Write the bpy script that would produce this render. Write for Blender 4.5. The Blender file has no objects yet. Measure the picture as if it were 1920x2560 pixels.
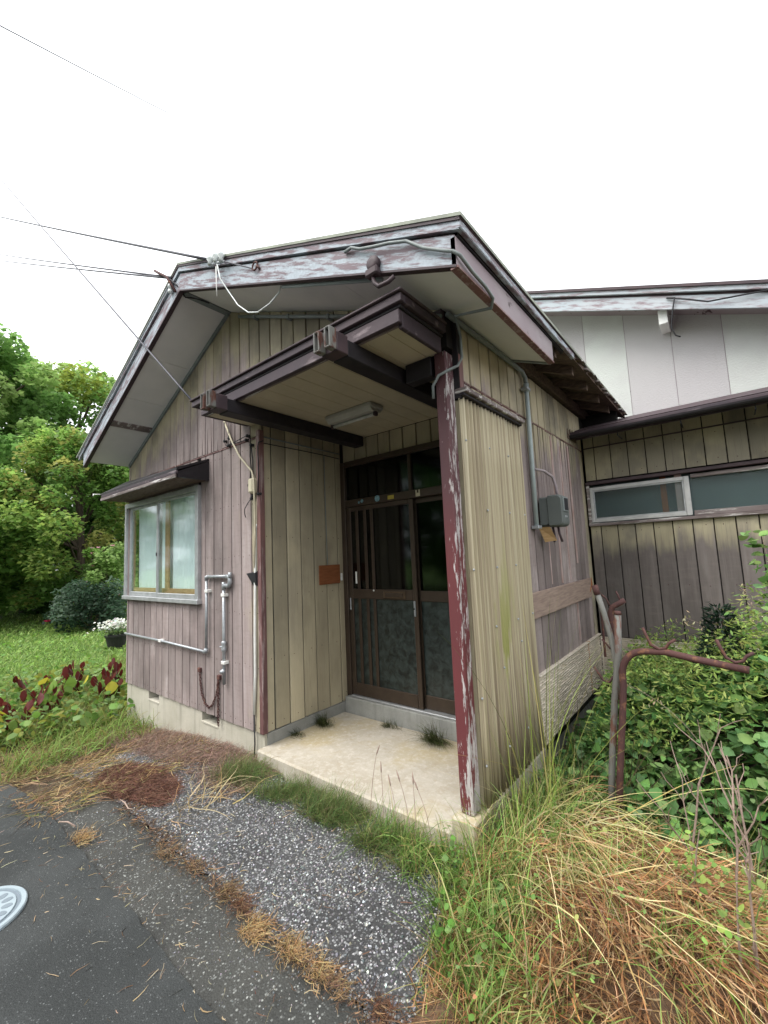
import bpy, math, random
import numpy as np
from mathutils import Vector, Matrix

random.seed(7)
rng = np.random.default_rng(11)
scene = bpy.context.scene
C = scene.collection
rad = math.radians

# ------------------------------------------------------------------ camera
def camera():
    yaw, pitch, roll = -0.680, 0.103, -0.045
    cy, sy, cp, sp = math.cos(yaw), math.sin(yaw), math.cos(pitch), math.sin(pitch)
    f = Vector((sy * cp, cy * cp, sp)); r = Vector((cy, -sy, 0)); u = r.cross(f)
    cr, sr = math.cos(roll), math.sin(roll)
    r2 = r * cr + u * sr; u2 = u * cr - r * sr
    m = Matrix(((r2.x, u2.x, -f.x, 5.741), (r2.y, u2.y, -f.y, -2.099), (r2.z, u2.z, -f.z, 1.55), (0, 0, 0, 1)))
    cd = bpy.data.cameras.new('camera'); co = bpy.data.objects.new('camera', cd); C.objects.link(co)
    co.matrix_world = m
    cd.sensor_fit = 'VERTICAL'; cd.sensor_height = 36; cd.sensor_width = 27
    cd.lens = 1063.119 / 2560 * 36
    cd.clip_start = 0.05; cd.clip_end = 1500
    scene.camera = co
camera()

# ------------------------------------------------------------------ sky and sun (bright overcast)
SUN_EL, SUN_ROT = rad(58), rad(205)
w = bpy.data.worlds.new('World'); scene.world = w; w.use_nodes = True
nt = w.node_tree; nt.nodes.clear()
sky = nt.nodes.new('ShaderNodeTexSky'); sky.sky_type = 'NISHITA'; sky.sun_disc = False
sky.sun_elevation = SUN_EL; sky.sun_rotation = SUN_ROT; sky.dust_density = 4; sky.air_density = 1
hsv = nt.nodes.new('ShaderNodeHueSaturation'); hsv.inputs['Saturation'].default_value = 0.25
mixw = nt.nodes.new('ShaderNodeMixRGB'); mixw.inputs[0].default_value = 0.72
mixw.inputs[2].default_value = (8.6, 8.8, 9.0, 1)           # the even cloud layer
bg = nt.nodes.new('ShaderNodeBackground'); bg.inputs[1].default_value = 0.10
ow = nt.nodes.new('ShaderNodeOutputWorld')
nt.links.new(sky.outputs[0], hsv.inputs['Color']); nt.links.new(hsv.outputs[0], mixw.inputs[1])
nt.links.new(mixw.outputs[0], bg.inputs[0]); nt.links.new(bg.outputs[0], ow.inputs[0])
sd = bpy.data.lights.new('sun', 'SUN'); sd.energy = 1.1; sd.angle = rad(35); sd.color = (1, 0.97, 0.92)
so = bpy.data.objects.new('sun', sd); C.objects.link(so)
sv = Vector((math.sin(SUN_ROT) * math.cos(SUN_EL), math.cos(SUN_ROT) * math.cos(SUN_EL), math.sin(SUN_EL)))
so.rotation_euler = sv.to_track_quat('Z', 'Y').to_euler(); so.location = (0, -10, 20)
vs = scene.view_settings
vs.view_transform = 'Standard'; vs.look = 'None'; vs.exposure = 1.58; vs.gamma = 1; vs.use_curve_mapping = False

# ------------------------------------------------------------------ node helpers
class NT:
    def __init__(s, name):
        s.m = bpy.data.materials.new(name); s.m.use_nodes = True
        s.t = s.m.node_tree; s.t.nodes.clear()
        s.out = s.t.nodes.new('ShaderNodeOutputMaterial')
        s.b = s.t.nodes.new('ShaderNodeBsdfPrincipled')
        s.t.links.new(s.b.outputs[0], s.out.inputs[0])
        s.tc = s.t.nodes.new('ShaderNodeTexCoord'); s.P = s.tc.outputs['Object']
    def link(s, a, b): s.t.links.new(a, b)
    def setin(s, sock, v):
        if isinstance(v, bpy.types.NodeSocket): s.link(v, sock)
        elif isinstance(v, (tuple, list)):
            sock.default_value = tuple(v) + ((1,) if len(v) == 3 and sock.type == 'RGBA' else ())
        else: sock.default_value = v
    def math(s, op, a, b=0.0, clamp=False):
        n = s.t.nodes.new('ShaderNodeMath'); n.operation = op; n.use_clamp = clamp
        s.setin(n.inputs[0], a); s.setin(n.inputs[1], b); return n.outputs[0]
    def add(s, a, b): return s.math('ADD', a, b)
    def mul(s, a, b): return s.math('MULTIPLY', a, b)
    def sub(s, a, b): return s.math('SUBTRACT', a, b)
    def sstep(s, x, lo, hi):
        n = s.t.nodes.new('ShaderNodeMapRange'); n.interpolation_type = 'SMOOTHSTEP'
        s.setin(n.inputs[0], x); n.inputs[1].default_value = lo; n.inputs[2].default_value = hi
        return n.outputs[0]
    def xyz(s, v=None):
        n = s.t.nodes.new('ShaderNodeSeparateXYZ'); s.link(v or s.P, n.inputs[0]); return n.outputs
    def comb(s, x, y, z):
        n = s.t.nodes.new('ShaderNodeCombineXYZ')
        for i, v in enumerate((x, y, z)): s.setin(n.inputs[i], v)
        return n.outputs[0]
    def scale(s, sx, sy, sz, off=None, vec=None):
        n = s.t.nodes.new('ShaderNodeMapping'); s.link(vec or s.P, n.inputs[0]); n.inputs['Scale'].default_value = (sx, sy, sz)
        if off is not None: s.setin(n.inputs['Location'], off)
        return n.outputs[0]
    def noise(s, vec, sc=1, det=3, rough=.55, dist=0):
        n = s.t.nodes.new('ShaderNodeTexNoise'); s.link(vec, n.inputs['Vector'])
        n.inputs['Scale'].default_value = sc; n.inputs['Detail'].default_value = det
        n.inputs['Roughness'].default_value = rough; n.inputs['Distortion'].default_value = dist
        return n.outputs[0]
    def voro(s, vec, sc, feat='F1', out=0):
        n = s.t.nodes.new('ShaderNodeTexVoronoi'); n.feature = feat; s.link(vec, n.inputs['Vector']); n.inputs['Scale'].default_value = sc
        return n.outputs[out]
    def ramp(s, fac, stops, interp='LINEAR'):
        n = s.t.nodes.new('ShaderNodeValToRGB'); n.color_ramp.interpolation = interp
        e = n.color_ramp.elements
        while len(e) < len(stops): e.new(0.5)
        for el, (p, c) in zip(e, stops):
            el.position = p; el.color = tuple(c) + (1,) if len(c) == 3 else c
        s.link(fac, n.inputs[0]); return n.outputs[0]
    def mix(s, fac, a, b, mode='MIX'):
        n = s.t.nodes.new('ShaderNodeMixRGB'); n.blend_type = mode
        s.setin(n.inputs[0], fac); s.setin(n.inputs[1], a); s.setin(n.inputs[2], b); return n.outputs[0]
    def rand(s):
        n = s.t.nodes.new('ShaderNodeObjectInfo'); return n.outputs['Random']
    def bump(s, h, strength=.3, dist=.01):
        n = s.t.nodes.new('ShaderNodeBump'); n.inputs['Strength'].default_value = strength; n.inputs['Distance'].default_value = dist
        s.link(h, n.inputs['Height']); s.link(n.outputs[0], s.b.inputs['Normal'])
    def fin(s, col, rough=.8, metal=0, spec=.3):
        s.setin(s.b.inputs['Base Color'], col); s.setin(s.b.inputs['Roughness'], rough)
        s.setin(s.b.inputs['Metallic'], metal); s.b.inputs['Specular IOR Level'].default_value = spec
        return s.m

def simple(name, col, col2=None, sc=20, rough=.7, metal=0, stretch=(1, 1, 1), bump=.1, spec=.3):
    n = NT(name)
    k = n.noise(n.scale(*stretch), sc, 4)
    if col2 is None: col2 = tuple(c * .7 for c in col)
    c = n.ramp(k, [(.3, col2), (.7, col)])
    if bump: n.bump(k, bump, .005)
    return n.fin(c, rough, metal, spec)

def siding(name, mode):
    """weathered cream paint on wooden boards; each board its own tone"""
    n = NT(name); r = n.rand()
    x, y, z = n.xyz()
    off = n.comb(n.mul(r, 37.0), n.mul(r, 19.0), n.mul(r, 23.0))
    streak = n.noise(n.scale(16, 16, 1.3, off), 1, 5, .62)
    grain = n.noise(n.scale(150, 150, 3.2, off), 1, 3, .6)
    blot = n.noise(n.scale(3.5, 3.5, 1.7, off), 1, 4, .6)
    cloud = n.noise(n.scale(1.6, 1.6, 1.1), 1, 5, .6)
    if mode == 'wing':
        bare = n.ramp(streak, [(.25, (.105, .09, .084)), (.55, (.15, .13, .122)), (.8, (.20, .18, .17))])
        cream = n.ramp(blot, [(.25, (.30, .265, .185)), (.7, (.44, .395, .265))])
    else:
        bare = n.ramp(streak, [(.15, (.20, .157, .15)), (.5, (.305, .25, .24)), (.85, (.40, .35, .34))])
        cream = n.ramp(blot, [(.25, (.37, .322, .225)), (.75, (.54, .475, .33))])
    if mode == 'front':
        dl = n.sub(n.add(n.mul(x, .472), 2.826), z); dr = n.sub(n.add(n.mul(x, -.408), 4.838), z)
        d = n.math('MINIMUM', dl, dr)
        e = n.mul(n.sub(2.80, x), 1.5)
        # the boards above the porch canopy never lost their paint completely
        h = n.math('MINIMUM', d, n.add(e, .1))
        h = n.add(h, n.mul(n.sub(blot, .5), 1.2)); h = n.add(h, n.mul(n.sub(streak, .5), .5)); h = n.add(h, n.mul(n.sub(r, .5), .25))
        wear = n.sstep(h, .10, .55)
    elif mode == 'side':
        h = n.sub(2.72, z)
        h = n.math('MINIMUM', h, n.add(n.mul(n.sub(2.80, y), 3.2), -.12))
        h = n.add(h, n.mul(n.sub(blot, .5), .8)); h = n.add(h, n.mul(n.sub(streak, .5), .6)); h = n.add(h, n.mul(n.sub(r, .5), .3))
        wear = n.sstep(h, .05, .4)
    elif mode == 'wing':
        h = n.sub(1.74, z); h = n.add(h, n.mul(n.sub(blot, .5), .5)); h = n.add(h, n.mul(n.sub(streak, .5), .45)); h = n.add(h, n.mul(n.sub(r, .5), .16))
        below = n.sstep(h, .02, .30)
        h2 = n.add(n.mul(n.sub(blot, .5), 1.6), n.mul(n.sub(r, .5), .6))
        wear = n.math('MAXIMUM', n.mul(below, n.sstep(z, 1.95, 1.9)), n.mul(n.sstep(h2, .05, .6), .55))
    else:
        h = n.add(n.mul(n.sub(cloud, .5), 1.6), n.mul(n.sub(r, .5), .25))
        wear = n.mul(n.sstep(h, .15, .8), .35)
    sawn = n.noise(n.scale(9, 9, 38, off), 1, 4, .6); damp = n.noise(n.scale(2.2, 2.2, .9), 1, 5, .65)
    bare = n.mix(n.mul(n.sstep(sawn, .45, .75), .30), bare, (.20, .165, .155))
    bare = n.mix(n.mul(n.sstep(damp, .45, .64), .6), bare, (.165, .135, .13) if mode != 'wing' else (.10, .088, .082))
    col = n.mix(wear, cream, bare)
    # grey-green mould clouds on the painted zone, pale wash on the bare one
    mould = n.mul(n.sstep(cloud, .46, .62), n.sub(1.0, n.mul(wear, .8)))
    col = n.mix(n.mul(mould, .62 if mode != 'porch' else .25), col, (.16, .148, .13))
    col = n.mix(n.mul(n.sstep(blot, .58, .8), n.mul(wear, .5)), col, (.50, .455, .44) if mode != 'wing' else (.27, .235, .225))
    col = n.mix(n.mul(n.sstep(grain, .55, .75), .35), col, (.09, .07, .065))
    tone = n.add(.72, n.mul(r, .54)) if mode == 'side' else n.add(.80, n.mul(r, .38))
    col = n.mix(1.0, col, n.comb(tone, tone, tone), 'MULTIPLY')
    n.bump(n.add(grain, n.mul(streak, .5)), .35, .004)
    return n.fin(col, .85, 0, .2)

def flaking(name, paint, under, thr=(.48, .56), stretch=(5, 5, 5), paint2=None, rough=.6, shear=None):
    """old paint that has flaked off in patches with a shape of their own"""
    n = NT(name)
    vec = n.P
    if shear:                                  # flakes follow the grain of a sloping board
        x, y, z = n.xyz(); vec = n.comb(x, y, n.add(z, n.mul(n.math('ABSOLUTE', n.sub(x, shear[1])), shear[0])))
    a = n.noise(n.scale(*stretch, vec=vec), 1, 7, .68, .08)
    b = n.noise(n.scale(2, 2, 2), 1, 3)
    base = n.ramp(b, [(.35, paint2 or tuple(c * .7 for c in paint)), (.65, paint)])
    m = n.sstep(a, *thr)
    fine = n.noise(n.P, 60, 4)
    u = n.mix(fine, tuple(c * .7 for c in under), tuple(min(1, c * 1.25) for c in under))
    n.bump(n.sub(fine, n.mul(m, 1.2)), .3, .003)
    return n.fin(n.mix(m, base, u), rough, 0, .3)

def post_paint():
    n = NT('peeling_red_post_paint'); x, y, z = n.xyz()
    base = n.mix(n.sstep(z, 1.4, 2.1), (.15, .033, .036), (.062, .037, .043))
    base = n.mix(n.noise(n.scale(6, 6, 2), 1, 4), base, (.10, .033, .037))
    a = n.noise(n.scale(48, 48, 7), 1, 7, .70, .2)
    edge = n.mul(n.sstep(x, 4.525, 4.565), .12)
    low = n.mul(n.sstep(z, .8, .2), .12)
    m = n.sstep(n.add(a, n.add(edge, low)), .645, .665)
    fine = n.noise(n.scale(60, 60, 12), 1, 4)
    wood = n.ramp(fine, [(.3, (.26, .235, .23)), (.7, (.52, .48, .47))])
    n.bump(n.sub(fine, n.mul(m, 1.5)), .4, .003)
    return n.fin(n.mix(m, base, wood), .55, 0, .35)

def glass(name, tint, rough=.02, mixf=None):
    n = NT(name); n.t.nodes.remove(n.b)
    tr = n.t.nodes.new('ShaderNodeBsdfTransparent'); tr.inputs[0].default_value = tuple(tint) + (1,)
    gl = n.t.nodes.new('ShaderNodeBsdfGlossy'); gl.inputs['Roughness'].default_value = rough; gl.inputs[0].default_value = (.9, .95, .97, 1)
    fr = n.t.nodes.new('ShaderNodeLayerWeight'); fr.inputs[0].default_value = .5
    fac = n.add(.05, n.mul(n.math('POWER', fr.outputs['Facing'], 4.0), .9))
    mx = n.t.nodes.new('ShaderNodeMixShader')
    n.link(fac, mx.inputs[0])
    n.link(tr.outputs[0], mx.inputs[1]); n.link(gl.outputs[0], mx.inputs[2]); n.link(mx.outputs[0], n.out.inputs[0])
    return n.m

def frosted(name, c1, c2, rough=.28, sc=18):
    n = NT(name)
    k = n.noise(n.P, sc, 3, .6, .6)
    n.bump(k, .25, .006)
    return n.fin(n.ramp(k, [(.35, c1), (.65, c2)]), rough, 0, .55)

def tinted(name, rough=.65, transl=.35):
    n = NT(name)
    at = n.t.nodes.new('ShaderNodeAttribute'); at.attribute_name = 'tint'
    n.fin(at.outputs['Color'], rough, 0, .25)
    t = n.t.nodes.new('ShaderNodeBsdfTranslucent'); n.link(at.outputs['Color'], t.inputs[0])
    mx = n.t.nodes.new('ShaderNodeMixShader'); mx.inputs[0].default_value = transl
    n.link(n.b.outputs[0], mx.inputs[1]); n.link(t.outputs[0], mx.inputs[2]); n.link(mx.outputs[0], n.out.inputs[0])
    return n.m

def asphalt(name, dark, light, chip, sc, amount, patch=.3, rough=.8, bmp=.6):
    n = NT(name)
    big = n.noise(n.scale(1, 1, 1), 1.7, 5, .6)
    warp = n.t.nodes.new('ShaderNodeTexVoronoi'); n.link(n.P, warp.inputs['Vector']); warp.inputs['Scale'].default_value = sc
    cellv = n.xyz(warp.outputs['Color'])[0]; dist = warp.outputs['Distance']
    fine = n.noise(n.P, sc * 1.7, 3)
    base = n.mix(n.sstep(big, .35, .65), dark, light)
    base = n.mix(n.mul(n.sstep(fine, .35, .7), .5), base, tuple(c * .45 for c in dark))
    amt = n.add(amount, n.mul(n.sub(big, .5), patch))
    m = n.mul(n.math('LESS_THAN', cellv, amt), n.sstep(dist, .62, .35))
    cc = n.ramp(n.xyz(warp.outputs['Color'])[1], [(0, tuple(c * .35 for c in chip)), (.45, tuple(c * .6 for c in chip)), (.8, chip), (1, tuple(min(.85, c * 1.8) for c in chip))])
    n.bump(n.sub(n.mul(fine, .6), n.mul(dist, 1.0)), bmp, .005)
    return n.fin(n.mix(m, base, cc), rough, 0, .35)

MAT = {}
MAT['front'] = siding('weathered_front_boards', 'front')
MAT['side'] = siding('weathered_side_boards', 'side')
MAT['wing'] = siding('weathered_wing_boards', 'wing')
MAT['porch'] = siding('cream_porch_boards', 'porch')
MAT['dark'] = simple('dark_backing', (.02, .018, .017), rough=.95, bump=0)
MAT['inside'] = simple('dim_interior', (.06, .055, .05), rough=.95, bump=0)
MAT['fascia'] = flaking('flaking_fascia_paint', (.155, .11, .125), (.37, .42, .465), (.42, .56), (5.5, 5.5, 34), (.21, .165, .185), shear=(.44, 2.287))
MAT['eavefascia'] = flaking('faded_eave_fascia_paint', (.27, .215, .235), (.07, .04, .045), (.60, .66), (9, 5, 9), (.33, .29, .30))
MAT['bluefascia'] = flaking('flaking_blue_fascia_paint', (.36, .42, .46), (.25, .19, .21), (.46, .66), (5, 5, 28), (.43, .46, .49), shear=(.397, -4.5))
MAT['trimdark'] = simple('dark_brown_trim', (.075, .05, .055), (.045, .032, .038), 9, .6)
MAT['porchfascia'] = flaking('faded_canopy_trim', (.065, .045, .052), (.20, .16, .17), (.56, .70), (4, 12, 14), (.045, .034, .042))
MAT['beam'] = simple('dark_stained_beam', (.028, .024, .027), (.016, .014, .017), 14, .6)
MAT['roof'] = simple('faded_roof_sheet', (.30, .33, .25), (.17, .18, .15), 6, .55)
MAT['soffit'] = simple('grey_soffit_board', (.80, .79, .77), (.68, .68, .67), 2.2, .85, bump=.03)
MAT['porchceil'] = simple('beige_canopy_ceiling', (.50, .44, .32), (.42, .37, .265), 4, .8, bump=.03)
MAT['post'] = post_paint()
MAT['cornerboard'] = flaking('faded_corner_board', (.21, .11, .10), (.34, .25, .24), (.5, .62), (25, 25, 2.5), (.12, .06, .06))
MAT['rawwood'] = simple('raw_brown_wood', (.17, .12, .09), (.07, .05, .042), 6, .9, stretch=(2, 8, 8))
MAT['alu'] = simple('dull_aluminium', (.52, .53, .54), (.38, .39, .40), 12, .42, .55, bump=.04)
MAT['paleframe'] = simple('pale_grey_sash', (.55, .55, .54), (.40, .40, .40), 10, .5, .2, bump=.05)
MAT['oldframe'] = flaking('worn_window_timber', (.24, .20, .195), (.55, .53, .51), (.52, .6), (3, 20, 30), (.11, .085, .08))
MAT['bronze'] = simple('bronze_door_metal', (.072, .052, .038), (.055, .04, .03), 8, .45, .35, bump=.03)
MAT['bronzelight'] = simple('bronze_mail_slot', (.12, .082, .052), (.08, .055, .036), 20, .45, .4, bump=.03)
MAT['glass'] = glass('clear_glass', (.95, .97, .97), .07)
MAT['dullglass'] = glass('dusty_strip_glass', (.80, .86, .86), .38)
MAT['doorglass'] = glass('dark_door_glass', (.20, .23, .26), .08)
MAT['frost'] = frosted('patterned_door_glass', (.008, .011, .010), (.034, .046, .043), .32, 15)
MAT['curtain'] = simple('pale_teal_curtain', (.76, .87, .86), (.66, .79, .785), 3, .9, stretch=(9, 9, .5))
MAT['dullcurtain'] = simple('dim_teal_lining', (.115, .145, .145), (.085, .11, .115), 2, .9)
MAT['ochre'] = simple('ochre_inner_timber', (.50, .33, .17), (.36, .22, .10), 6, .7, stretch=(2, 2, 8))
MAT['pinkwood'] = simple('pinkish_inner_timber', (.45, .35, .34), (.30, .2, .17), 5, .8)
MAT['white'] = simple('white_plastic', (.78, .78, .75), (.66, .66, .62), 15, .5, bump=.02)
MAT['cream'] = simple('cream_cable_plastic', (.62, .57, .42), (.5, .45, .32), 10, .5, bump=.02)
MAT['black'] = simple('black_cable', (.025, .025, .028), rough=.6, bump=0)
MAT['wire'] = simple('weathered_wire', (.10, .10, .12), rough=.6, bump=0)
MAT['greypvc'] = simple('grey_conduit', (.36, .41, .41), (.28, .33, .33), 10, .5, bump=.02)
MAT['greencond'] = simple('grey_green_conduit', (.23, .255, .25), (.165, .19, .19), 10, .55, bump=.02)
MAT['zinc'] = simple('galvanised_pipe', (.44, .46, .48), (.30, .32, .34), 30, .45, .5, bump=.05)
MAT['meter'] = simple('grey_meter_case', (.125, .14, .135), (.105, .118, .114), 6, .5, bump=.02)
MAT['rust'] = flaking('rusty_steel', (.105, .048, .042), (.20, .095, .055), (.52, .68), (22, 22, 22), (.06, .030, .03), rough=.8)
MAT['rustorange'] = simple('orange_rust', (.40, .17, .07), (.24, .09, .04), 25, .9, bump=.2)
MAT['galvrust'] = flaking('rusting_galvanised_post', (.20, .20, .185), (.13, .06, .045), (.50, .60), (14, 14, 5), (.13, .125, .115))
MAT['insul'] = simple('porcelain', (.72, .76, .75), (.6, .64, .62), 10, .25, bump=0, spec=.5)
MAT['plyboard'] = simple('orange_brown_board', (.27, .10, .04), (.19, .065, .025), 5, .7, stretch=(1, 2, 12))
MAT['plank'] = simple('bare_plank', (.36, .27, .22), (.23, .165, .14), 3, .85, stretch=(1, 2.2, 22), bump=.25)
MAT['lamp'] = simple('dull_lamp_housing', (.42, .41, .37), (.35, .34, .30), 6, .5, bump=.02)
MAT['tube'] = simple('fluorescent_tube', (.6, .6, .57), rough=.3, bump=0)
MAT['yellow'] = simple('yellow_sticker', (.46, .36, .06), (.36, .28, .05), 30, .6, bump=0)
MAT['bluesticker'] = simple('pale_blue_sticker', (.26, .45, .50), (.05, .10, .13), 60, .5, bump=0)
MAT['pot'] = simple('black_plastic_pot', (.03, .03, .03), rough=.6, bump=0)
MAT['bark'] = simple('bark', (.10, .075, .055), (.05, .04, .03), 12, .95, stretch=(1, 1, .3), bump=.5)
MAT['leaf'] = tinted('leaf', .5, .4)
MAT['treeleaf'] = tinted('tree_leaf', .5, .58)
MAT['blade'] = tinted('grass_blade', .6, .35)
MAT['straw'] = tinted('straw_blade', .75, .25)
MAT['stone'] = tinted('stone_chip', .7, 0.0)
MAT['road'] = asphalt('smooth_road_asphalt', (.025, .028, .028), (.044, .048, .048), (.08, .085, .085), 170, .16, .25, .75, .3)
MAT['oldstrip'] = asphalt('worn_strip_asphalt', (.040, .041, .038), (.062, .062, .056), (.17, .175, .165), 110, .22, .4, .8, .45)
MAT['gravel'] = asphalt('coarse_aggregate_asphalt', (.044, .044, .045), (.072, .073, .075), (.26, .262, .265), 88, .55, .6, .75)
MAT['manhole'] = simple('grey_cap', (.36, .42, .45), (.25, .31, .35), 7, .5, .2, bump=.05)
MAT['capdark'] = simple('grey_cap_recess', (.19, .23, .26), (.15, .18, .21), 12, .6, .1, bump=.05)

def concrete(name, c1, c2, stain, sc=3, lichen=None):
    n = NT(name)
    a = n.noise(n.scale(1, 1, 1), sc, 7, .65); f = n.noise(n.P, 70, 4); v = n.noise(n.scale(14, 14, 1.0), 1, 4)
    col = n.mix(n.sstep(a, .3, .7), c1, c2)
    col = n.mix(n.mul(n.sstep(v, .52, .7), .55), col, stain)
    col = n.mix(n.mul(n.sstep(f, .5, .75), .35), col, tuple(c * .6 for c in c2))
    if lichen:
        b = n.noise(n.P, 1.3, 4); k = n.noise(n.P, 26, 5, .7)
        col = n.mix(n.mul(n.sstep(b, .47, .64), .7), col, lichen)
        col = n.mix(n.mul(n.sstep(k, .45, .75), .6), col, (.60, .56, .49))
    n.bump(n.add(f, a), .35, .006)
    return n.fin(col, .9, 0, .2)
MAT['slab'] = concrete('pale_slab_concrete', (.38, .335, .265), (.47, .43, .365), (.37, .315, .235), 2.2, (.42, .34, .19))
MAT['found'] = concrete('stained_foundation_concrete', (.38, .36, .29), (.50, .47, .40), (.22, .21, .18), 2)
MAT['sill'] = concrete('grey_sill_concrete', (.25, .25, .23), (.32, .32, .30), (.2, .2, .19), 4)

def panel_mat():
    n = NT('stucco_wall_panel'); r = n.rand()
    a = n.noise(n.scale(1, 1, 1), 2, 5); f = n.noise(n.P, 55, 5, .7)
    t = n.mix(n.sstep(r, .62, .66), (.46, .445, .45), (.54, .56, .535))
    col = n.mix(n.mul(n.sstep(a, .4, .7), .5), t, (.45, .43, .44))
    n.bump(f, .7, .012)
    return n.fin(col, .9, 0, .15)
MAT['panel'] = panel_mat()

def stonework():
    n = NT('split_stone_cladding'); x, y, z = n.xyz()
    a = n.noise(n.scale(20, 20, 60), 1, 4); b = n.noise(n.scale(2, 2, 2), 1, 4)
    col = n.ramp(a, [(.25, (.50, .43, .34)), (.6, (.68, .61, .52)), (.85, (.78, .72, .64))])
    col = n.mix(n.mul(n.sstep(b, .5, .7), .5), col, (.36, .31, .25))
    st = n.sstep(n.math('ABSOLUTE', n.add(n.sub(y, 2.33), n.mul(n.sub(n.noise(n.scale(0, 0, 9), 1, 3), .5), .06))), .022, .006)
    col = n.mix(n.mul(n.mul(st, n.sstep(x, 4.7, 4.65)), .75), col, (.42, .19, .07))
    n.bump(a, .4, .004)
    return n.fin(col, .9, 0, .15)
MAT['stonework'] = stonework()

def corrugated():
    n = NT('weathered_corrugated_sheet'); x, y, z = n.xyz(); r = n.rand()
    s = n.noise(n.scale(10, 16, .35), 1, 5, .6); g = n.noise(n.scale(30, 120, .8), 1, 4, .6)
    col = n.ramp(s, [(.25, (.27, .215, .145)), (.5, (.42, .365, .245)), (.8, (.56, .51, .37))])
    col = n.mix(n.mul(n.sstep(g, .48, .66), .55), col, (.20, .155, .105))  # vertical streaks: dirt lines that also stand in for ridge shading
    low = n.mul(n.sstep(z, 1.5, .3), n.sstep(g, .42, .6))
    col = n.mix(n.mul(low, .75), col, (.19, .145, .11))
    al = n.mul(n.mul(n.sstep(n.noise(n.scale(8, 9, 1.3), 1, 5), .52, .62), n.sstep(z, 1.9, .9)), n.sstep(n.math('ABSOLUTE', n.sub(y, .46)), .22, .05))
    col = n.mix(n.mul(al, .75), col, (.24, .26, .05))
    n.bump(g, .15, .003)
    return n.fin(col, .6, 0, .3)
MAT['corr'] = corrugated()

def soil():
    n = NT('soil_and_short_growth')
    a = n.noise(n.P, .35, 5); f = n.noise(n.P, 18, 5); x, y, z = n.xyz()
    grass = n.ramp(f, [(.3, (.045, .085, .018)), (.6, (.10, .17, .035)), (.85, (.15, .21, .06))])
    dirt = n.ramp(f, [(.3, (.045, .033, .024)), (.7, (.11, .085, .06))])
    m = n.sstep(n.add(x, n.mul(n.sub(a, .5), 1.2)), -1.0, -1.9)
    n.bump(f, .6, .03)
    return n.fin(n.mix(m, dirt, grass), .95, 0, .1)
MAT['soil'] = soil()

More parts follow.
